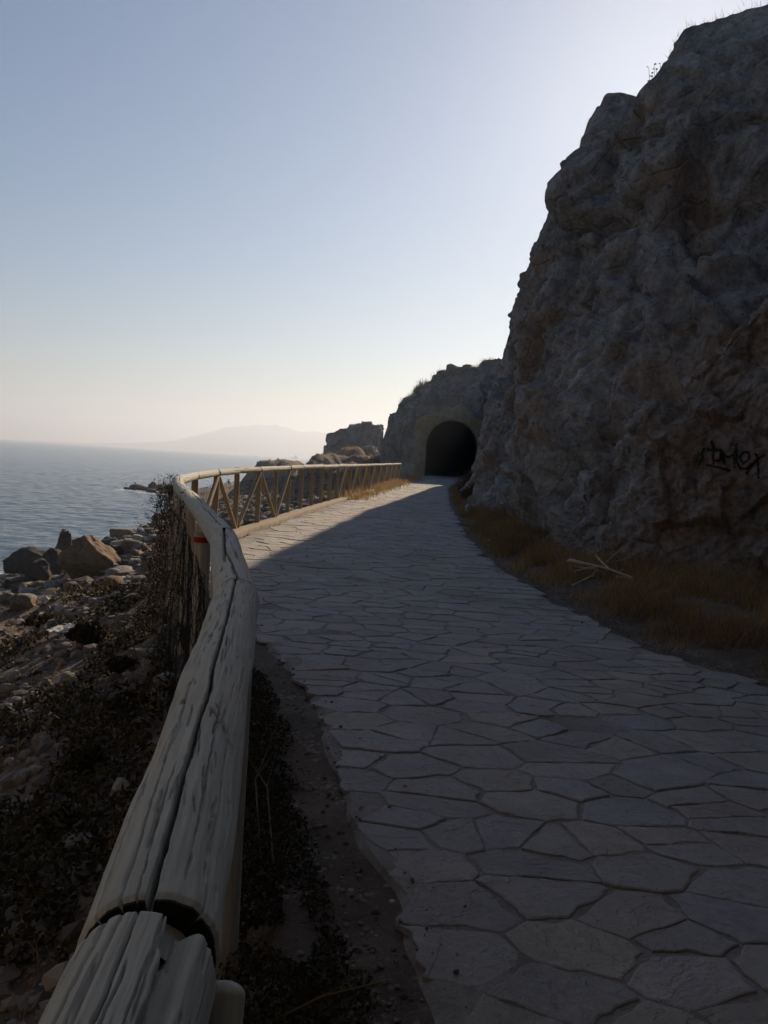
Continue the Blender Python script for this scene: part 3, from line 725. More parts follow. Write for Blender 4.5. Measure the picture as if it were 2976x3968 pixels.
# white rubble beside the near fence
n = 0
while n < 90:
    Yc = r.uniform(4.2, 11.5); s = .25 + abs(r.gauss(0, .6)) + (.3 if Yc < 7 else .2); x = xf_(Yc) - s
    stone((x, Yc, landZ(x, Yc)), r.uniform(.06, .19), 'small pale rubble stone heaped outside the near fence', 'pale rubble stones by the near fence', me=protos[r.choice([1, 1, 5, 5, 0])], name='rubble_stone'); n += 1
def c4(x, y): return x * K, 2350 + y * K
NS = [(960, 1570, 215, 140, 'pale', 'white rounded stone by the near rail, lower left of the photo', {}), (1325, 690, 250, 120, 'grey', 'long pale slab tilted among weeds against the near fence', {'planes': 7, 'rough': .05}),
      (1245, 780, 100, 110, 'pale', 'pale stone below the tilted slab by the near fence', {}), (1432, 340, 100, 115, 'red', 'reddish round stone among the pale rubble by the fence', {}),
      (410, 990, 110, 105, 'grey', 'grey stone alone on the dark soil at left', {}), (262, 1380, 140, 75, 'grey', 'flat grey stone on the dark gravel at lower left', {}),
      (205, 1115, 45, 45, 'pale', 'tiny pale stone on the dark soil at left', {}), (1175, 510, 80, 85, 'pale', 'pale upright stone left of the rubble heap', {}),
      (1310, 240, 110, 80, 'pale', 'white block on top of the rubble heap by the fence', {}), (1240, 205, 90, 55, 'pale', 'white flat stone left of the white block on the rubble heap', {}),
      (1410, 400, 80, 70, 'pale', 'cream stone below the reddish round stone', {}), (1200, 1200, 190, 110, 'grey', 'grey brown stone half hidden in weeds beside the near rail', {}),
      (870, 2000, 215, 160, 'tan', 'light brown stone under the near rail, lowest on the slope', {}), (640, 2010, 260, 120, 'grey', 'rough grey rock sunk in the weeds left of the light brown stone', {})]
for k, (x, y, w, h, m, lab, ex) in enumerate(NS):
    X, Y_ = c4(x, y); boulder(X, Y_, w * K, h * K * 1.1, m, lab, 400 + k, name='stone', cat='stone', sub=4, **ex)

# gravel, as one mass
def scatter(pts, sizes, tones, name, label, seed=1):
    temps = []
    for k in range(6):
        D, F = ICO[1]; V = D * (1 + .25 * np.random.default_rng(k).normal(size=(len(D), 1))) * np.array([.5, .42, .3]); temps.append((V, F))
    Vs, Fs, As = [], [], []; off = 0; rg = np.random.default_rng(seed)
    which = rg.integers(0, 6, len(pts)); an = rg.uniform(0, 6.28, len(pts))
    for k in range(6):
        idx = np.where(which == k)[0]; V, F = temps[k]; c, s = np.cos(an[idx]), np.sin(an[idx])
        X = V[None, :, 0] * c[:, None] - V[None, :, 1] * s[:, None]; Yv = V[None, :, 0] * s[:, None] + V[None, :, 1] * c[:, None]
        W = np.stack([X, Yv, np.broadcast_to(V[None, :, 2], X.shape)], -1) * sizes[idx][:, None, None] + pts[idx][:, None]
        Vs.append(W.reshape(-1, 3)); Fs.append((F[None] + (np.arange(len(idx)) * len(V))[:, None, None] + off).reshape(-1, 3)); off += W.shape[0] * W.shape[1]
        As.append(np.repeat(tones[idx], len(V)))
    o = link(name, mesh(name, np.vstack(Vs), np.vstack(Fs), False, {'tone': np.concatenate(As)}), M['pebble']); tag(o, label, kind='stuff'); return o
ng = 26000; Yg = 1.6 + 34 * rng.random(ng) ** 2.0; sg = .12 + (2 + Yg * .5) * rng.random(ng) ** 1.1; xg = xf_(Yg) - sg
kp = fbm(np.stack([xg, Yg, xg * 0], -1) * .8, 3) > -.35; xg, Yg = xg[kp], Yg[kp]; zg = land(xg, Yg); kp = zg > SEA; xg, Yg, zg = xg[kp], Yg[kp], zg[kp]
szg = .012 + .035 * rng.random(len(xg)) ** 3 + .05 * (rng.random(len(xg)) > .96) ; szg *= 1 + Yg / 16
nr_ = 9000; Yr = 14 + 78 * rng.random(nr_) ** 1.3; xr2 = xf_(Yr) - .3 - 17 * rng.random(nr_); zr = land(xr2, Yr); kp = (zr > SEA) & (zr < .6) & (fbm(np.stack([xr2, Yr, xr2 * 0], -1) * .3, 3) > -.5); sr = .07 + .32 * rng.random(nr_) ** 3
scatter(np.stack([xr2, Yr, zr + sr * .12], -1)[kp], sr[kp] * 1.7, np.clip(rng.normal(.38, .25, nr_), 0, 1)[kp], 'rubble', 'broken rubble covering the cove beyond the fence', 5)
scatter(np.stack([xg, Yg, zg + szg * .08], -1), szg * 1.6, np.clip(rng.normal(.42, .22, len(xg)), 0, 1), 'gravel', 'loose gravel strewn over the dark slope outside the fence')

n = 7000; Yp = 1.2 + 16 * rng.random(n) ** 1.6; left = rng.random(n) < .55; off_ = np.abs(rng.normal(0, .16, n)) * np.where(rng.random(n) < .93, -1, .5)
Xp = np.where(left, xl_(Yp) + off_ * (1 + .6 * (Yp < 5)), xr_(Yp) - off_); sp = .004 + .014 * rng.random(n) ** 3
inp = (Xp > xl_(Yp) + .04) & (Xp < xr_(Yp) - .04); Zp = np.where(inp, g_(Yp) + .008, np.maximum(land(Xp, Yp), -9))
scatter(np.stack([Xp, Yp, Zp + sp * .1], -1), sp * 1.6, np.clip(rng.normal(.4, .22, n), 0, 1), 'grit', 'fine grit along the edges of the paved path', 3)

# ------------------------------------------------------------------ fence
fence = tag(empty('wooden_fence', (0, 0, 0)), 'long weathered wooden rail fence with diagonal braces and wire netting on the sea side', 'fence')
def log_mesh(name, L, r0, r1, nl, nt, cracks, seed, rough=.002, endr=.005, tenon=False):
    rg = np.random.default_rng(int(seed * 10))
    sarr = np.concatenate([[0, .0015, .005], np.linspace(.008, L - .008, nl - 6), [L - .005, L - .0015, L]])
    t = np.linspace(-1, 1, nt, endpoint=False); th = np.pi * (np.sign(t) * np.abs(t) ** 1.25)          # finer on top
    SS, TH = np.meshgrid(sarr, th, indexing='ij'); Rb = r0 + (r1 - r0) * SS / L
    P3 = np.stack([SS * 3, np.cos(TH) * .6, np.sin(TH) * .6], -1) + seed
    Rr = Rb + .0035 * fbm(P3, 3) + rough * .4 * fbm(np.stack([SS * 9, np.cos(TH) * 9, np.sin(TH) * 9], -1) + seed, 3)
    for (s0, s1, t0, t1, w, dep, wig) in cracks:
        i0_ = max(0, int(s0 / L * (nl - 1)) - 1); i1_ = min(nl, int(s1 / L * (nl - 1)) + 3); sl = slice(i0_, i1_); ss = sarr[sl]
        q = np.clip((ss - s0) / (s1 - s0), 0, 1); shp = np.where((ss >= s0) & (ss <= s1), np.minimum(1, 6 * np.minimum(q, 1 - q) + (0 if s0 > 0 else (q < .5) * 1.) + (0 if s1 < L else (q > .5) * 1.)), 0); shp = np.clip(shp, 0, 1)
        z0_ = np.zeros_like(ss); tc = t0 + (t1 - t0) * q + wig * .45 * perlin(np.stack([ss * 6 + t0 * 5, z0_ + seed, z0_], -1)) / r0 * .01 + .0012 / r0 * perlin(np.stack([ss * 45 + t0 * 5, z0_ + seed, z0_], -1))
        ww = w * (.6 + .4 * shp) * (1 + .3 * perlin(np.stack([ss * 25, z0_ + t0 * 9, z0_], -1)))
        dist = np.abs((TH[sl] - tc[:, None] + np.pi) % (2 * np.pi) - np.pi) * Rb[sl]
        Rr[sl] = Rr[sl] - dep * shp[:, None] * (1 - sstep(.25, 1.0, dist / ww[:, None]))
    e = np.minimum(SS, L - SS); Rr = Rr * (1 - .07 * (1 - sstep(0, endr, e)) )
    V = np.stack([SS, Rr * np.sin(TH), Rr * np.cos(TH)], -1).reshape(-1, 3)
    Fq = gridF(nl, nt, True); V = np.vstack([V, [[0, 0, 0], [L, 0, 0]]]); k = nl * nt; j = np.arange(nt)
    T = np.vstack([np.stack([(j + 1) % nt, j, np.full(nt, k)], 1), np.stack([(nl - 1) * nt + j, (nl - 1) * nt + (j + 1) % nt, np.full(nt, k + 1)], 1)])
    if tenon:
        n0 = len(V); a = np.linspace(0, 2 * np.pi, 16, endpoint=False)
        tv = np.array([[(x, r1 * .62 * np.sin(b), r1 * .62 * np.cos(b)) for b in a] for x in (L - .02, L + .05)]).reshape(-1, 3)
        V = np.vstack([V, tv]); Fq = np.vstack([Fq, gridF(2, 16, True) + n0])
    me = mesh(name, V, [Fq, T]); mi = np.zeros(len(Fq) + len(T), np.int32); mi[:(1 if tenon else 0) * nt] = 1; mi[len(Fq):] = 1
    me.polygons.foreach_set('material_index', mi); return me
def frame_along(o, A, B):
    A, B = Vector(A), Vector(B); x = (B - A).normalized(); y = Vector((0, 0, 1)).cross(x).normalized(); z = x.cross(y)
    o.matrix_world = Matrix(((x[0], y[0], z[0], A[0]), (x[1], y[1], z[1], A[1]), (x[2], y[2], z[2], A[2]), (0, 0, 0, 1)))
JY = [-2.2, -.9, .53, 1.95, 3.27, 4.6, 5.95, 7.35, 8.75, 10.25, 11.8, 13.1, 14.3, 15.6, 16.85]
while JY[-1] < 44: JY.append(JY[-1] + 1.29)
def rad_at(y): return float(np.interp(y, [-2, .2, .6, 2, 9, 11, 60], [.046, .046, .051, .056, .056, .050, .048]))
def jp(y):
    z = g_(y) + 1.05; return np.array([xf_(y), y, z - rad_at(y)])
for k in range(len(JY) - 1):
    ya, yb = JY[k], JY[k + 1]; A, B = jp(ya), jp(yb); ra, rb = rad_at(ya + .02), rad_at(yb - .02)
    L0 = np.linalg.norm(B - A); dirv = (B - A) / L0; gap = .007 if ya < 6 else .004
    A2 = A + dirv * gap; L = L0 - 2 * gap; rk = random.Random(900 + k); C = []
    near = yb < 9.5 and yb > -.5
    if near:
        nl, nt = (760, 240) if yb < 2.5 else ((420, 170) if yb < 5 else (240, 110))
        wsc = 1 if yb < 2.5 else 1.35
        if abs(ya + .9) < .01:
            C += [(.35, L, -.62, -.60, .012, .014, .3), (L - .045, L, -.46, -.46, .008, .022, 0), (0, L, .12, .10, .0016, .012, .5), (.3, L, .62, .60, .0018, .010, .5), (.6, L - .1, -.1, -.12, .0012, .008, .5), (.7, L, .35, .33, .0012, .006, .5), (.8, L, -.28, -.26, .001, .006, .4)]
            C += [(L - .165, L - .155, -.5, .55, .004, .006, 0)]
        elif abs(ya - .53) < .01:
            C += [(0, L, -.02, .02, .0036, .030, 1.2), (0, .55, .45, .50, .0013, .010, .5), (.05, .5, -.45, -.40, .0012, .008, .5), (0, .3, .85, .9, .0012, .008, .4), (0, .4, -.8, -.76, .0012, .007, .4), (0, .25, .2, .22, .001, .007, .4)]
            C += [(.33, .42, -.95, -.15, .004, .008, .6), (.36, .44, -.8, -.25, .002, .006, .6), (.45, .48, .55, .62, .005, .008, .3)]
        elif abs(ya - 1.95) < .01:
            C += [(0, .45 * L, -.05, .25, .0045, .028, 1.0), (.25 * L, L, .42, .05, .008, .035, 1.5), (.3 * L, .45 * L, -.35, -.25, .006, .02, .5)]
        else:
            C += [(.05 * L, .95 * L, rk.uniform(-.4, .3), rk.uniform(-.3, .4), .005, .03, 1.5), (.1 * L, .6 * L, rk.uniform(-.9, -.5), rk.uniform(-.8, -.3), .005, .015, 1.)]
        for q in range(190 if yb < 2.5 else 80):
            s0 = rk.uniform(0, L - .03); ln = rk.uniform(.025, .11); t0 = rk.uniform(-1.35, 1.35); dr = rk.uniform(-.02, .10) * (1 if t0 < 0 else -.6)
            C.append((s0, min(s0 + ln, L - .001), t0, t0 + dr, rk.uniform(.0009, .0017) * wsc, rk.uniform(.003, .007), .3))
    else:
        nl, nt = 110, 64
        C = [(q0 * L, min(1, q0 + rk.uniform(.12, .5)) * L, t0, t0 + rk.uniform(-.25, .25), rk.uniform(.003, .008), rk.uniform(.006, .014), 1.) for q0, t0 in [(rk.uniform(0, .8), rk.uniform(-1.4, 2.0)) for _ in range(9)]]
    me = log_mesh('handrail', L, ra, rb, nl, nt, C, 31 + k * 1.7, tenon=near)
    o = link('handrail', me, [M['rail'], M['endgrain_shade']], fence); jit = np.array([0, 0, 0.]) if near else np.array([rk.uniform(-.004, .004), 0, rk.uniform(-.005, .005)])
    frame_along(o, A2 + jit, B - dirv * gap + jit)
    if yb > 9.5:
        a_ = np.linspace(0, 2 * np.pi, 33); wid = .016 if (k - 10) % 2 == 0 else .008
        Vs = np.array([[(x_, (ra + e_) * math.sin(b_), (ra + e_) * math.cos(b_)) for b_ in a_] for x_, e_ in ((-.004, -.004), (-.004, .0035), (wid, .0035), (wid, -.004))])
        link('gap_shade_ring', mesh('gap_shade_ring', Vs, gridF(4, 33)), M['wire'], o)  # dark ring added for the shade in the joint gap
def post_mesh(h, r, seed, groove=True):
    nz, nt = 32, 22; z = np.concatenate([np.linspace(0, h - r * .6, nz - 8), np.linspace(h - r * .5, h, 8)]); th = np.linspace(0, 2 * np.pi, nt, endpoint=False)
    ZZ, TH = np.meshgrid(z, th, indexing='ij'); Rr = r * (1 + .03 * fbm(np.stack([ZZ * 2, np.cos(TH), np.sin(TH)], -1) + seed, 3))
    Rr = Rr * np.sqrt(np.clip(1 - np.clip((ZZ - h + r * .55) / (r * .6), 0, 1) ** 2, .02, 1))
    if groove: Rr -= .012 * (np.abs((TH - 4.5 + np.pi) % (2 * np.pi) - np.pi) < .17)
    V = np.stack([ZZ, Rr * np.cos(TH), Rr * np.sin(TH)], -1).reshape(-1, 3)
    V = np.vstack([V, [[0, 0, 0], [h, 0, 0]]]); k = nz * nt; j = np.arange(nt)
    T = np.vstack([np.stack([(j + 1) % nt, j, np.full(nt, k)], 1), np.stack([(nz - 1) * nt + j, (nz - 1) * nt + (j + 1) % nt, np.full(nt, k + 1)], 1)])
    return mesh('post', V, [gridF(nz, nt, True)[:, ::-1], T])
def rod(name, A, B, r, seed, mat='post'):
    A, B = Vector(A), Vector(B); o = link(name, post_mesh((B - A).length, r, seed, name == 'post'), M[mat], fence)
    x = (B - A).normalized(); y = Vector((.35, 1, 0)).cross(x).normalized() if abs(x[2]) > .5 else Vector((0, 0, 1)).cross(x).normalized(); z = x.cross(y)
    o.matrix_world = Matrix(((x[0], y[0], z[0], A[0]), (x[1], y[1], z[1], A[1]), (x[2], y[2], z[2], A[2]), (0, 0, 0, 1)))
    return o
main = 10       # index of the post at 11.8 m, a main post from whose head two braces run down
no_brace = {15, 16, 17, 18}
marked = None
for k, y in enumerate(JY):
    p = jp(y); po = rod('post', (p[0], y, min(landZ(p[0] - .1, y), g_(y)) - .25), (p[0], y, p[2] - rad_at(y) * .75), .044 if y > 9 else .047, k * 3.3, 'post' if y > 8 else 'rail')
    if k == 5: marked = po
    if k < 3 or k in no_brace: continue
    if (k - main) % 2 == 0:
        for s_ in (-1, 1):
            if not (0 <= k + s_ < len(JY)) or (k + s_) in no_brace: continue
            y2 = JY[k + s_]; q = jp(y2); dy = .055 * s_
            a = np.array([xf_(y + dy) + .02, y + dy, p[2] - .07]); b = np.array([xf_(y2 - dy) + .02, y2 - dy, g_(y2) + .06])
            rod('brace', b, a, .033, k * 1.9 + s_)
# brace head beside the nearest rail
pe = atZ(862, 3800, .985); rod('brace', (pe[0] + .05, pe[1] - .75, 0), tuple(pe), .017, 77, 'rail')
# dark palings between the last lit post and the tunnel
for k, y in enumerate(np.linspace(45.6, 52, 9)): rod('post', (xf_(y) - .05, y, g_(y) - .2), (xf_(y) - .05, y, g_(y) + .95 + .08 * math.sin(k * 2.3)), .035, k + 80, 'rail')
# red and white way mark on one post
hpost = marked.data.vertices[-1].co.x
# marks on the seaward half and the camera side
for z0, z1, m in ((hpost - .088, hpost - .062, 'whitepaint'), (hpost - .120, hpost - .088, 'redpaint')):
    n = 24; a = np.linspace(0, 2 * np.pi, n); V = np.array([[(z, .0515 * math.cos(b), .0515 * math.sin(b)) for b in a] for z in (z0, z1)])
    o = link('way_mark', mesh('way_mark', V, gridF(2, n)), M[m], marked); o['label'] = ('white' if m[0] == 'w' else 'red') + ' painted trail band'

# wire netting hung on the seaward side
def netting(y0, y1, cell, rad, z0, z1, off):
    yy = np.arange(y0, y1, .02); ds = np.hypot(np.gradient(xf_(yy)), np.gradient(yy)); arc = np.cumsum(ds) - ds[0]; L = arc[-1]
    nc = int(L / (cell * .87)); nr = int((z1 - z0) / (cell * 1.5)) + 1; E = []
    w = cell * .87; hgt = cell * 1.35
    for rI in range(nr):
        zb = z0 + rI * hgt; sh = (rI % 2) * w * .5
        i = np.arange(nc); x0 = i * w + sh
        E.append(np.stack([x0, x0 * 0 + zb, x0 + w * .5, x0 * 0 + zb + hgt * .3], -1)); E.append(np.stack([x0 + w * .5, x0 * 0 + zb + hgt * .3, x0 + w, x0 * 0 + zb], -1))
        E.append(np.stack([x0, x0 * 0 + zb, x0, x0 * 0 + zb - hgt * .7], -1))
    E = np.vstack(E); E = E[(np.maximum(E[:, 0], E[:, 2]) < L)]
    def pos(s, z):
        y = np.interp(s, arc, yy); P = np.stack([s, z, s * 0], -1)
        bul = off + .035 * fbm(P * 1.1, 3) + .02 * fbm(P * 5 + 4, 2) + .06 * sstep(.4, -.2, z)
        return np.stack([xf_(y) - bul, y, z + g_(y) + .01 * perlin(P * 9)], -1)
    A = pos(E[:, 0], E[:, 1]); B = pos(E[:, 2], E[:, 3]); t = B - A; t /= np.linalg.norm(t, axis=1)[:, None] + 1e-9
    u = np.cross(t, np.array([.9, .3, .2])); u /= np.linalg.norm(u, axis=1)[:, None]; v = np.cross(t, u); Vs = []
    for c_ in (A, B):
        for a in (0, 2.09, 4.19): Vs.append(c_ + rad * (math.cos(a) * u + math.sin(a) * v))
    V = np.stack(Vs, 1).reshape(-1, 3); b = np.arange(len(A))[:, None] * 6
    Fq = np.concatenate([b + np.array([[0, 1, 4, 3]]), b + np.array([[1, 2, 5, 4]]), b + np.array([[2, 0, 3, 5]])])
    return V, Fq
v1, f1_ = netting(1.0, 10.2, .042, .0012, -.35, .98, .075); v2, f2_ = netting(10.2, 30, .055, .0014, -.1, .96, .06)
link('wire_netting', mesh('wire_netting', v1, f1_), M['wire'], fence); link('wire_netting', mesh('wire_netting', v2, f2_), M['wire'], fence)

# ------------------------------------------------------------------ plants
def blades(base, height, lean, width, tone, name, mat, label, segs=2, curl=.5):
    n = len(base); rg = np.random.default_rng(n); a = rg.uniform(0, 6.28, n); dirv = np.stack([np.cos(a), np.sin(a), a * 0], -1); side = np.stack([-np.sin(a + .7), np.cos(a + .7), a * 0], -1)
    V = []
    for k in range(segs + 1):
        f = k / segs; c = base + np.array([0, 0, 1.]) * (height * f * (1 - .25 * f * lean))[:, None] + dirv * (height * lean * f ** (1 + curl))[:, None]
        w = (width * (1 - f) * .5)[:, None] * side
        if k < segs: V += [c - w, c + w]
        else: V += [c]
    m = 2 * segs + 1; V = np.stack(V, 1).reshape(-1, 3); b = np.arange(n)[:, None] * m; Fq = [b + np.array([[2 * k, 2 * k + 1, 2 * k + 3, 2 * k + 2]]) for k in range(segs - 1)]
    Ft = b + np.array([[2 * segs - 2, 2 * segs - 1, 2 * segs]])
    F = ([np.vstack(Fq)] if Fq else []) + [Ft]
    o = link(name, mesh(name, V, F, False, {'tone': np.repeat(tone, m)}), mat)
    if label is not None: tag(o, label, kind='stuff')
    return o
# dry grass verge at the cliff foot
cb = np.array(CB); oy = np.argsort(cb[:, 1]); xb_ = lambda y: np.interp(y, cb[oy, 1], cb[oy, 0])
n = 150000; Yv = 3.6 + 38 * rng.random(n) ** 1.7; xa = xr_(Yv) + .06; xbz = np.maximum(np.minimum(xb_(Yv) + .25, 7.5), xa + .3); xv = xa + (xbz - xa) * rng.random(n)
P3 = np.stack([xv, Yv, xv * 0], -1); cl = fbm(P3 * 1.4, 3); edge = sstep(0, .5, xv - xa)
kp = (cl > -.28 + .3 * rng.random(n)) & (rng.random(n) < .25 + .75 * edge); xv, Yv, cl, edge = xv[kp], Yv[kp], cl[kp], edge[kp]
# keep out of the buttress rock
hgt = 1.3 * (.10 + .16 * rng.random(len(xv)) + .12 * np.clip(cl, 0, 1)) * (.45 + .55 * edge) * (1 + .2 * sstep(10, 20, Yv))
tn = np.clip(.45 + .35 * fbm(np.stack([xv, Yv, xv * 0], -1) * .6 + 8, 2) + rng.normal(0, .16, len(xv)), 0, 1)
blades(np.stack([xv, Yv, land(xv, Yv) - .01], -1), hgt, rng.uniform(.1, 1.3, len(xv)), .005 + .0004 * Yv, tn, 'dry_grass', M['straw'], 'dry straw coloured grass along the foot of the cliff')
# dry grass at the foot of the far fence
n = 9000; Yv = rng.uniform(24, 52, n); xv = xf_(Yv) + rng.normal(.05, .28, n) + .1; kp = fbm(np.stack([xv, Yv, xv * 0], -1) * .7, 2) > -.25 - .4 * (Yv > 33); xv, Yv = xv[kp], Yv[kp]
blades(np.stack([xv, Yv, g_(Yv) - .03], -1), rng.uniform(.12, .42, len(xv)), rng.uniform(.1, .8, len(xv)), np.full(len(xv), .022), rng.uniform(.3, 1, len(xv)), 'dry_grass', M['straw'], 'dry orange grass at the foot of the far fence')
# dry grass on the terrace beyond the fence and the tops of the rock
def on_sheet(Psh, sel, n, jitter=.1):
    q = Psh.reshape(-1, 3)[sel.ravel()]; i = rng.integers(0, len(q), n); return q[i] + rng.normal(0, jitter, (n, 3)) * np.array([1, 1, .0])
P = cliff.data; cv = np.empty(len(P.vertices) * 3, np.float32); P.vertices.foreach_get('co', cv); cv = cv.reshape(-1, 3)
ncol, nrow = P0.shape[0], P0.shape[1]; csh = cv[:ncol * nrow].reshape(ncol, nrow, 3)
sel = np.zeros((ncol, nrow), bool); sel[:, 208:222] = True; sel &= (csh[..., 1] > 14.5) & (csh[..., 1] < 17.6) & (csh[..., 0] > 5.0)
b = on_sheet(csh, sel, 420, .06); hh = rng.uniform(.12, .42, 420) * (rng.random(420) ** .5)
blades(b - np.array([0, 0, .03]), hh, rng.uniform(.05, .9, 420), np.full(420, .009), rng.uniform(.1, .5, 420), 'cliff_top_grass', M['straw'], 'thin dry grass along the top edge of the cliff', 3)
hsh = Hd2; sel = np.zeros(hsh.shape[:2], bool); sel[:, 126:140] = True; sel &= (hsh[..., 0] > .8) & (hsh[..., 0] < 7.5) & (hsh[..., 1] < 64.5)
b = on_sheet(hsh, sel, 2600, .1); 
blades(b - np.array([0, 0, .05]), rng.uniform(.1, .5, 2600) * (.4 + .6 * (fbm(b * .9, 2) > 0)), rng.uniform(.1, .9, 2600), np.full(2600, .025), rng.uniform(.1, .8, 2600), 'headland_grass', M['straw'], 'dry grass tufts on the headland top above the tunnel', 2)
n = 6000; xv = rng.uniform(-6.5, -.6, n); Yv = rng.uniform(64, 90, n); blades(np.stack([xv, Yv, land(xv, Yv) - .02], -1), rng.uniform(.08, .3, n), rng.uniform(.1, .9, n), np.full(n, .05), rng.uniform(.2, .9, n), 'terrace_grass', M['straw'], 'dry grass on the terrace before the grey outcrop')

# low dark weeds, right of the near rail and on the slope outside the fence
def leaves(base, size, tone, name, mat, label=None, parent=None):
    n = len(base); rg = np.random.default_rng(n + 1); a = rg.normal(size=(n, 3)); a /= np.linalg.norm(a, axis=1)[:, None]; b_ = np.cross(a, rg.normal(size=(n, 3))); b_ /= np.linalg.norm(b_, axis=1)[:, None]
    V = np.stack([base - a * size[:, None], base + b_ * size[:, None] * .45, base + a * size[:, None], base - b_ * size[:, None] * .45], 1).reshape(-1, 3)
    o = link(name, mesh(name, V, (np.arange(n)[:, None] * 4 + np.arange(4)[None]), False, {'tone': np.repeat(tone, 4)}), mat, parent)
    if label: tag(o, label, kind='stuff')
    return o
n = 70000; Yv = .9 + 5.2 * rng.random(n) ** 1.15; xa, xz = xf_(Yv) - .05, xl_(Yv) - .14 + .10 * fbm(np.stack([Yv * 1.6, Yv * 0, Yv * 0], -1), 3)
xv = xa + (xz - xa) * rng.random(n); cl = fbm(np.stack([xv, Yv, xv * 0], -1) * 2.2, 3); edge = np.clip((xz - xv) / .25, 0, 1)
kp = (cl > -.5) & (rng.random(n) < .3 + .7 * edge); xv, Yv, cl, edge = xv[kp], Yv[kp], cl[kp], edge[kp]
zv = g_(Yv) - .02 + (.03 + .16 * np.clip(cl + .4, 0, 1)) * rng.random(len(xv)) * (.3 + .7 * edge)
leaves(np.stack([xv, Yv, zv], -1), rng.uniform(.004, .013, len(xv)), np.clip(rng.normal(.4, .22, len(xv)), 0, 1), 'weeds', M['weed'], 'low dark weeds between the near rail and the path')
n = 90000; Yv = 1.6 + 15 * rng.random(n) ** 1.4; sv = .1 + (.8 + Yv * .42) * rng.random(n) ** 1.1; xv = xf_(Yv) - sv; cl = fbm(np.stack([xv * .8, Yv * .8, xv * 0], -1) + 70, 4)
kp = cl > .15 + .12 * sstep(1.5, 4, sv) + .8 * sstep(7.5, 9.5, Yv) * sstep(1.2, 2.6, sv); xv, Yv, cl = xv[kp], Yv[kp], cl[kp]
zv = land(xv, Yv) + (.03 + .3 * np.clip(cl, 0, .8)) * rng.random(len(xv))
leaves(np.stack([xv, Yv, zv], -1), rng.uniform(.008, .022, len(xv)) * (1 + Yv / 14), np.clip(rng.normal(.45, .25, len(xv)), 0, 1), 'slope_weeds', M['weed'], 'dark scrubby weeds on the slope outside the fence')
n = 1500; Yv = 1.8 + 12 * rng.random(n) ** 1.2; xv = xf_(Yv) - .2 - 3.5 * rng.random(n)
blades(np.stack([xv, Yv, land(xv, Yv)], -1), rng.uniform(.08, .35, n), rng.uniform(.2, 1.2, n), np.full(n, .005), rng.uniform(0, .7, n), 'slope_grass', M['straw'], 'thin dry stalks among the weeds on the slope', 3)

def bush(name, c, size, n_st, n_lf, mat, label, cat, seed, leaf=.02, group=None, up=.6):
    rg = np.random.default_rng(seed); root = tag(empty(name, c), label, cat, group); mb = MB(); tips = []
    for k in range(n_st):
        a = rg.uniform(0, 6.28); rad = rg.uniform(.1, 1) ** .7; tip = np.array([math.cos(a) * rad * size[0] * .5, math.sin(a) * rad * size[1] * .5, size[2] * (1 - .55 * rad ** 2) * rg.uniform(.6, 1.)])
        b0 = tip * np.array([.25, .25, 0]); m = b0 + (tip - b0) * .5 + rg.normal(0, .08, 3) * np.array(size) * .6 + np.array([0, 0, .08 * size[2]])
        mb.tube([b0, m, tip], [.006 * size[2] + .002, .004 * size[2] + .0015, .0015], 3, False, rg.random()); tips += [(m, tip)] * 1
        for q in range(3):
            f = rg.uniform(.3, 1.); s0 = m + (tip - m) * f; e = s0 + rg.normal(0, .14, 3) * np.array(size) * .5 + np.array([0, 0, .1 * size[2]]); mb.tube([s0, e], [.003 * size[2] + .001, .001], 3, False, rg.random()); tips.append((s0, e))
    mb.build('stems', M['stem'], root)
    i = rg.integers(0, len(tips), n_lf); f = rg.uniform(.1, 1.05, n_lf)[:, None]; A = np.array([t[0] for t in tips])[i]; B = np.array([t[1] for t in tips])[i]
    base = A + (B - A) * f + rg.normal(0, .025, (n_lf, 3)) * np.array(size); base[:, 2] = np.abs(base[:, 2])
    leaves(base, rg.uniform(.5, 1.2, n_lf) * leaf, np.clip(rg.normal(.45, .25, n_lf), 0, 1), 'foliage', mat, None, root)
    return root
for k, (x, y, sz, lab) in enumerate([(3.05, 27.5, (1.5, 2.6, 1.15), 'reddish brown dry bush at the cliff foot before the tunnel, tallest there'), (2.75, 24.0, (1.1, 2.2, .8), 'lower brown bush in front of the tall bush by the cliff foot'),
                                      (3.9, 33, (1.4, 3, 1.2), 'brown bush furthest along the cliff foot beside the tunnel mouth')]):
    bush('dry_bush', (x, y, landZ(x, y) - .05), sz, 150, 9000, M['bush'], lab, 'bush', 60 + k, .022)
for k, (px, py, w, h, lab) in enumerate([(1880, 1424, 60, 34, 'pale wispy dry bush on the headland crest beside the cliff'), (1640, 1497, 70, 44, 'dark scrubby bush on the left shoulder of the headland')]):
    p = atY(px, py, 62.); bush('skyline_bush', tuple(p - np.array([0, 0, .7])), (px_size(w, 62), px_size(w, 62), px_size(h, 62) + .45), 90, 900 if k == 0 else 5000, M['straw'] if k == 0 else M['weed'], lab, 'bush', 80 + k, .025)
for k, (px, py, w, h, lab) in enumerate([(1555, 1862, 60, 40, 'orange brown dry tuft at the end of the far fence'), (1490, 1872, 60, 34, 'orange brown dry tuft before the last lit fence posts')]):
    p = atZ(px, py, .27); bush('grass_tuft', tuple(p), (px_size(w, p[1]), .9, px_size(h, p[1])), 90, 2500, M['straw'], lab, 'grass tuft', 90 + k, .03)
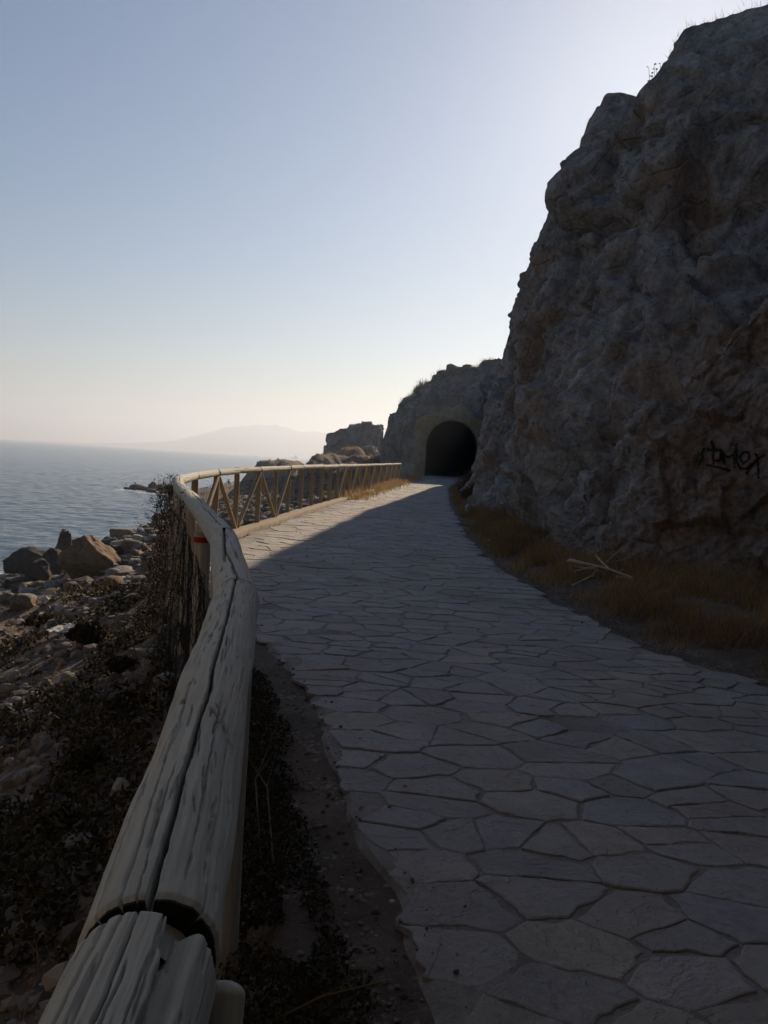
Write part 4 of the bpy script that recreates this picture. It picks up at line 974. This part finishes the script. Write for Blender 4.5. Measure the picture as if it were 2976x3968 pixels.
# dark scrub lumps on the slope outside the fence
for k, (x, y, w, h, lab) in enumerate([(700, 230, 330, 190, 'dark green scrub bush on the slope near the sunlit bank'), (1010, 800, 300, 200, 'dark scrub bush beside the tilted slab'), (700, 1250, 360, 220, 'dark scrub bush in the middle of the lower slope'),
                                       (480, 1750, 420, 220, 'dark scrub bush lowest on the slope'), (980, 480, 260, 130, 'small dark scrub bush left of the pale rubble'), (350, 130, 300, 110, 'brown scrub bush at the edge of the sunlit bank')]):
    X, Y_ = c4(x, y + h * .4); p = onland(X, Y_); W = px_size(w * K, p[1]); bush('scrub_bush', tuple(p), (W, W * .9, px_size(h * K, p[1])), 110, 7000, M['weed'], lab, 'bush', 130 + k, .010 + .0016 * p[1])

# tall dry stalks with seed heads on the ledge
pl = tag(empty('dry_plant', tuple(atY(2540, 345, 17.5) - np.array([0, 0, .12]))), 'slender dead flower stalks with seed heads on the cliff ledge against the sky', 'plant')
st, sd = MB(), MB(); rr_ = random.Random(3)
for k in range(9):
    x0 = -.12 + .05 * k + rr_.uniform(-.02, .02); h = rr_.uniform(.45, .68); top = np.array([x0 + rr_.uniform(-.08, .02), rr_.uniform(-.1, .1), h]); b0 = np.array([x0, top[1], 0])
    st.tube([b0, b0 * .5 + top * .5 + np.array([.02, 0, 0]), top], [.006, .005, .004], 4, False, .2)
    for f in (1., .85, .68, .5):
        if rr_.random() < .75:
            c = b0 + (top - b0) * f; V, F = ICO[1]; sd.add(V * np.array([.026, .026, .012]) * rr_.uniform(.7, 1.2) + c + np.array([rr_.uniform(-.03, .03), 0, .0]), None, F, .2)
st.build('stalks', M['stem'], pl); sd.build('seed_heads', M['stem'], pl)

# dead creeper tangled in the netting at the bend of the fence
cr = tag(empty('dead_creeper', (xf_(8.5), 8.5, 0)), 'dark dead creeper tangled in the netting outside the fence bend', 'creeper')
mb = MB(); rg = np.random.default_rng(9); O0 = np.array([xf_(8.5), 8.5, 0]); lf = []
for k in range(520):
    y = 5.2 + 4.6 * rg.random() ** .7; z = -.45 + 1.4 * rg.random() ** 1.1; s = .07 + abs(rg.normal(0, .07)) + .10 * sstep(.6, -.4, z)
    p = np.array([xf_(y) - s, y, z + g_(y)]); pts = [p]
    dv = rg.normal(0, 1, 3) * np.array([.35, 1, 1.]); dv /= np.linalg.norm(dv)
    for q in range(4): dv = dv + rg.normal(0, .35, 3) * np.array([.4, 1, 1]); dv /= np.linalg.norm(dv); pts.append(pts[-1] + dv * rg.uniform(.04, .1))
    pts = np.array(pts); pts[:, 0] = np.minimum(pts[:, 0], xf_(pts[:, 1]) - .055); pts[:, 2] = np.minimum(pts[:, 2], 1.06)
    mb.tube(pts - O0, np.linspace(.0035, .0012, 5), 4, False, rg.random()); lf += list(pts)
mb.build('stems', M['twig'], cr); lf = np.array(lf); i = rg.integers(0, len(lf), 9000)
base = lf[i] + rg.normal(0, .025, (9000, 3)); base[:, 0] = np.minimum(base[:, 0], xf_(base[:, 1]) - .06); base[:, 2] = np.minimum(base[:, 2], 1.07)
leaves(base[:6000] - O0, rg.uniform(.005, .016, 6000), rg.uniform(0, 1, 6000), 'foliage', M['twig'], None, cr)

# thin pale twigs standing out of the weeds by the rail
for k, (A, B, C_) in enumerate([((1010, 3330), (990, 3020), (1080, 2800)), ((1060, 3350), (1035, 3050), (960, 2930)), ((1050, 3960), (1250, 3860), (1500, 3800))]):
    P0_, P1_, P2_ = atZ(*A, .02), atZ(*B, .12), atZ(*C_, .16)
    mb = MB(); mb.tube([P0_, P1_, P2_], [.0035, .003, .0015], 5, True, .9); mb.tube([P1_, P1_ * .6 + P2_ * .4 + np.array([.05, .02, .04])], [.002, .001], 4, True, .9)
    o = mb.build('dead_twig', M['stem']); tag(o, ['thin dead twig bending out of the weeds beside the near rail', 'thin forked dead twig close to the rail in the weeds', 'thin dead twig lying lowest in the dark weeds'][k], 'twig')

# fallen dead cane on the grass verge
def c6(x, y): return 2150 + x * 450 / 1659, 2050 + y * 450 / 1659
Yc = 8.6
def cp(x, y, dy=0): X, Y_ = c6(x, y); return atY(X, Y_, Yc + dy)
mb = MB()
for pts, r0 in [([(190, 455, .2), (245, 445, .15), (400, 485, .05), (610, 530, 0), (790, 580, -.05), (1095, 690, -.1)], .016), ([(230, 470, .1), (560, 525, .02)], .011), ([(290, 605, -.1), (500, 550, -.05), (620, 535, 0)], .010), ([(275, 525, .05), (440, 560, 0), (600, 575, 0)], .007),
                 ([(585, 380, .25), (680, 480, .1), (785, 580, -.02)], .013), ([(735, 475, .08), (975, 250, .35)], .006), ([(740, 485, .08), (950, 440, .2), (1090, 405, .3)], .004), ([(240, 815, -.35), (380, 740, -.25), (540, 665, -.12)], .011), ([(890, 680, -.15), (1110, 715, -.1)], .012), ([(910, 630, -.05), (950, 585, 0), (990, 572, .05)], .006), ([(545, 660, -.1), (570, 600, -.02), (640, 590, 0), (700, 640, -.05)], .004), ([(80, 490, .2), (150, 470, .2), (240, 400, .3)], .005)]:
    P_ = [cp(x, y, d) for x, y, d in pts]; mb.tube(P_, np.linspace(r0, r0 * .65, len(P_)), 7, True, .5)
tag(mb.build('dead_branch', M['cane']), 'bleached dead branch with splayed twigs lying on the dry grass below the cliff', 'branch')

# ------------------------------------------------------------------ writing sprayed on the rock
bvh = BVHTree.FromObject(cliff, bpy.context.evaluated_depsgraph_get())
def c1(x, y): return 2600 + x * 376 / 1659, 1600 + y * 400 / 1765
strokes = [[(560, 600), (520, 690), (560, 760), (500, 830), (470, 900)], [(690, 480), (740, 600), (690, 640), (600, 610)], [(740, 620), (720, 740), (740, 880)], [(740, 640), (830, 640), (850, 760), (800, 830), (740, 800)], [(850, 620), (870, 740), (920, 890)],
           [(860, 640), (900, 720), (970, 760), (1060, 720), (1110, 640), (1120, 520)], [(1080, 720), (1090, 940)], [(1120, 640), (1130, 860), (1190, 950), (1290, 950), (1380, 870)],
           [(1350, 750), (1320, 670), (1250, 665), (1180, 720), (1180, 800), (1240, 850), (1310, 830), (1350, 750)], [(1450, 690), (1480, 800), (1490, 1000), (1500, 1130)], [(1600, 710), (1480, 790), (1390, 880), (1290, 1050)], [(620, 890), (760, 920), (900, 960), (1020, 1000)]]
mb = MB()
for s_ in strokes:
    a = np.array(s_, float); n = 26; t = np.linspace(0, len(a) - 1, n); xs = np.interp(t, np.arange(len(a)), a[:, 0]); ys_ = np.interp(t, np.arange(len(a)), a[:, 1]); L = []; Rr = []
    dxs, dys = np.gradient(xs), np.gradient(ys_); ln = np.hypot(dxs, dys) + 1e-6; w = 17
    for q in range(n):
        row = []
        for sg in (-1, -.33, .33, 1):
            X, Y_ = c1(xs[q] - dys[q] / ln[q] * w * sg, ys_[q] + dxs[q] / ln[q] * w * sg); dvec = Vector(ray(X, Y_)).normalized(); hit = bvh.ray_cast(Vector(cO), dvec)
            if hit[0] is None: row = None; break
            row.append(np.array(hit[0] + hit[1] * .012 * (1 if hit[1].dot(dvec) < 0 else -1)))
        if row: L.append(row)
    if len(L) > 1:
        L = np.array(L); ok = np.linalg.norm(np.diff(L.mean(1), axis=0), axis=1) < .35; Fq = gridF(len(L), 4).reshape(len(L) - 1, 3, 4)[ok].reshape(-1, 4); mb.add(L.reshape(-1, 3), Fq)
tag(mb.build('graffiti', M['spray']), 'black sprayed graffiti letters on the rock at the right edge', 'graffiti')

# ------------------------------------------------------------------ person, boats, buoy, litter
def person():
    p = atY(885.5, 1880, 131.); root = tag(empty('person', (p[0], p[1], p[2] - .88)), 'person with bare back standing waist deep behind the shore rocks, arms held out', 'person')
    root.scale = (1.1, 1.1, 1.05)
    J = dict(pel=(0, 0, .92, .13), sp=(0, .01, 1.12, .125), ch=(0, 0, 1.32, .15), nk=(0, -.01, 1.5, .06), hd=(-.01, -.02, 1.62, .095), ht=(-.01, -.02, 1.72, .07))
    for sg, n_ in ((-1, 'l'), (1, 'r')):
        J.update({'sh' + n_: (sg * .19, 0, 1.42, .065), 'el' + n_: (sg * .33, .02, 1.20, .048), 'wr' + n_: (sg * .26, -.10, .98, .034), 'pa' + n_: (sg * .235, -.13, .92, .036), 'hi' + n_: (sg * .1, 0, .86, .095), 'kn' + n_: (sg * .12, -.02, .47, .062), 'an' + n_: (sg * .12, .01, .09, .042), 'to' + n_: (sg * .14, -.15, .03, .032)})
        for q in range(5):
            ln = (.055, .075, .08, .075, .06)[q]; J[f'f{q}' + n_] = (sg * (.235 - .02 * (q == 0)) + (.012 * (q - 2)), -.13 - .02 * (q == 0) - .005 * q, .92 - ln, .009)
    E_ = [('pel', 'sp'), ('sp', 'ch'), ('ch', 'nk'), ('nk', 'hd'), ('hd', 'ht')]
    for n_ in 'lr': E_ += [('ch', 'sh' + n_), ('sh' + n_, 'el' + n_), ('el' + n_, 'wr' + n_), ('wr' + n_, 'pa' + n_), ('pel', 'hi' + n_), ('hi' + n_, 'kn' + n_), ('kn' + n_, 'an' + n_), ('an' + n_, 'to' + n_)] + [('pa' + n_, f'f{q}' + n_) for q in range(5)]
    ks = list(J); me = bpy.data.meshes.new('body'); me.from_pydata([J[k][:3] for k in ks], [(ks.index(a), ks.index(b)) for a, b in E_], [])
    o = link('body', me, M['skin'], root); md = o.modifiers.new('skin', 'SKIN'); sv = me.skin_vertices[0].data
    for i, k in enumerate(ks): sv[i].radius = (J[k][3], J[k][3]); sv[i].use_root = (k == 'pel')
    o.modifiers.new('sub', 'SUBSURF').levels = 1; o.modifiers['sub'].render_levels = 1
    V, F = ICO[3]; kp = (V[F].mean(1)[:, 2] > -.1) | (V[F].mean(1)[:, 1] > .25)
    link('hair', mesh('hair', V * np.array([.105, .115, .12]) + np.array([-.01, -.01, 1.665]), F[kp]), M['hair'], root)
    mb = MB(); mb.tube([(0, 0, .99), (0, 0, .90), (0, 0, .8)], [.155, .17, .175], 14, False)
    for sg in (-1, 1): mb.tube([(sg * .1, 0, .84), (sg * .115, -.01, .58)], [.105, .095], 12, False)
    mb.build('shorts', M['shorts'], root)
person()
def sailboat(px, py, Y, hpx, label):
    p = atY(px, py, Y); h = px_size(hpx, Y); root = tag(empty('sailboat', (p[0], p[1], SEA)), label, 'sailboat', 'sailboats on the horizon')
    L = h * .8; x = np.linspace(-.5, .5, 17); wd_ = .14 * L * np.sqrt(np.clip(1 - (2 * x) ** 2 * np.where(x > 0, 1, .6), 0.02, 1)); V = []
    for xi, wi in zip(x, wd_):
        sheer = .09 * L * (1 + .5 * (xi * 2) ** 2); V.append([(xi * L, -wi, sheer), (xi * L, -wi * .8, sheer * .3), (xi * L * .92, 0, -.05 * L), (xi * L, wi * .8, sheer * .3), (xi * L, wi, sheer), (xi * L, 0, sheer * 1.05)])
    link('hull', mesh('hull', np.array(V), gridF(17, 6, True)), M['hull'], root)
    mb = MB(); mb.tube([(.06 * L, 0, .05 * L), (.06 * L, 0, h)], [.012 * L, .006 * L], 8); mb.tube([(.06 * L, 0, .18 * L), (-.42 * L, .02 * L, .17 * L)], [.008 * L, .006 * L], 6); mb.build('mast', M['mast'], root)
    def sail(nm, A, B, C_, belly):
        A, B, C_ = map(np.array, (A, B, C_)); n = 12; V = []
        for i in range(n + 1):
            f = i / n; l, r2 = A + (C_ - A) * f, B + (C_ - B) * f
            for j in range(7): q = j / 6; V.append(l + (r2 - l) * q + np.array([0, belly * math.sin(q * math.pi) * (1 - f) ** .7 * L, 0]))
        V = np.array(V); V2 = np.vstack([V, V + np.array([0, .004 * L, 0])]); link(nm, mesh(nm, V2, np.vstack([gridF(n + 1, 7), gridF(n + 1, 7)[:, ::-1] + len(V)])), M['sail'], root)
    sail('mainsail', (.04 * L, 0, .2 * L), (-.4 * L, 0, .19 * L), (.05 * L, 0, h * .97), .06); sail('jib', (.48 * L, 0, .13 * L), (.0, .02 * L, .16 * L), (.08 * L, 0, h * .86), .07)
sailboat(1145.5, 1769, 1900, 17, 'larger white sailboat on the horizon right of the mountain'); sailboat(1132, 1767, 2100, 9, 'smaller sailboat just left of the larger one')
# small motor boat near the horizon at the left
p = atY(211, 1712, 2300); root = tag(empty('motor_boat', (p[0], p[1], SEA)), 'tiny pale motor boat on the horizon at far left', 'boat')
L = 9.; x = np.linspace(-.5, .5, 15); V = [[(xi * L, -wi, 1.2 + .5 * max(xi, 0)), (xi * L, -wi * .7, 0), (xi * L, wi * .7, 0), (xi * L, wi, 1.2 + .5 * max(xi, 0)), (xi * L, 0, 1.1)] for xi, wi in zip(x, 1.5 * np.sqrt(np.clip(1 - np.clip(2 * x, 0, 1) ** 2, .01, 1)))]
link('hull', mesh('hull', np.array(V), gridF(15, 5, True)), M['hull'], root)
mb = MB(); mb.tube([(-.6, 0, 1.0), (-.6, 0, 2.2), (-.6, 0, 2.9)], [1.1, 1.0, .7], 8); mb.build('cabin', M['sail'], root); mb = MB(); mb.tube([(-.6, 0, 2.8), (-.6, 0, 5)], [.07, .04], 6); mb.build('mast', M['mast'], root)
p = atZ(627, 1761, SEA); root = tag(empty('buoy', (p[0], p[1], SEA)), 'small dark buoy floating alone on the open sea', 'buoy'); mb = MB(); h = px_size(4.5, p[1])
mb.tube([(0, 0, -.3 * h), (0, 0, 0), (0, 0, .35 * h)], [.3 * h, .42 * h, .36 * h], 12); mb.build('float', M['buoy'], root); mb = MB(); mb.tube([(0, 0, .35 * h), (0, 0, h * 1.2)], [.2 * h, .05 * h], 8); mb.build('topmark', M['buoy'], root)
# litter
p = onland(*c4(165, 315)); mb = MB(); mb.tube([(-.04, 0, .02), (-.02, 0, .022), (.03, .01, .022), (.05, .012, .02), (.065, .015, .02)], [.012, .022, .022, .012, .009], 10); o = mb.build('plastic_bottle', M['blue']); o.location = tuple(p); tag(o, 'blue scrap of plastic lying on the dark slope at left', 'litter')
p = onland(*c4(560, 215)); gx, gy = np.meshgrid(np.linspace(-.5, .5, 24), np.linspace(-.4, .4, 20), indexing='ij'); gz = .05 + .10 * np.abs(fbm(np.stack([gx * 3, gy * 3, gx * 0], -1), 4)) * (1 - (2 * gx) ** 2 * .7)
o = link('plastic_sheet', mesh('plastic_sheet', np.stack([gx * .38, gy * .42, gz * .7], -1), gridF(24, 20)[:, ::-1]), M['cloth']); o.location = tuple(p); tag(o, 'crumpled white sheet caught in the dark scrub on the slope', 'litter')

# ------------------------------------------------------------------ far mountain and the air between
mx = np.linspace(-2600, 1200, 240); my = np.linspace(-700, 900, 70)
pr = np.array([(-2600, 0), (-1900, 10), (-1520, 40), (-1376, 60), (-1235, 104), (-1100, 150), (-1050, 166), (-960, 176), (-860, 196), (-800, 186), (-720, 200), (-650, 178), (-590, 162), (-480, 172), (-420, 166), (-300, 168), (0, 165), (400, 160), (800, 120), (1200, 60)], float)
MX, MY = np.meshgrid(mx, my, indexing='ij'); MP = np.stack([MX, MY, MX * 0], -1)
mh = np.interp(MX + 18 * fbm(MP / 160, 3), pr[:, 0], pr[:, 1]) * (1 - np.clip(np.abs(MY) / np.where(MY < 0, 700, 900), 0, 1)) ** .8 * (1 + .07 * ridged(MP / 200, 5)) * .97 - 5
mt = link('mountain', mesh('mountain', np.stack([MX, MY + 5200, mh], -1), gridF(240, 70)[:, ::-1]), M['mount']); tag(mt, kind='structure')

hz = bpy.data.materials.new('haze_air'); hz.use_nodes = True; ht = hz.node_tree; ht.nodes.clear(); ho = ht.nodes.new('ShaderNodeOutputMaterial'); hv = ht.nodes.new('ShaderNodeVolumePrincipled')
hv.inputs['Color'].default_value = (.75, .84, 1, 1); hv.inputs['Density'].default_value = .0004; hv.inputs['Anisotropy'].default_value = .42
ht.links.new(hv.outputs[0], ho.inputs['Volume'])
bm = bmesh.new(); bmesh.ops.create_cube(bm, size=1.); me = bpy.data.meshes.new('haze'); bm.to_mesh(me); bm.free()
lo, hi = np.array([-6800, -900, -60.]), np.array([6800, 6900, 215.])
zmin = min(float(GZ.min()), -10.) - 1; lo[2] = zmin
co = np.empty(24); me.vertices.foreach_get('co', co); co = (co.reshape(-1, 3) + .5) * (hi - lo) + lo; me.vertices.foreach_set('co', co.ravel()); me.update()
tag(link('haze', me, hz), kind='stuff')
print('verts', sum(len(o.data.vertices) for o in S.objects if o.type == 'MESH'))
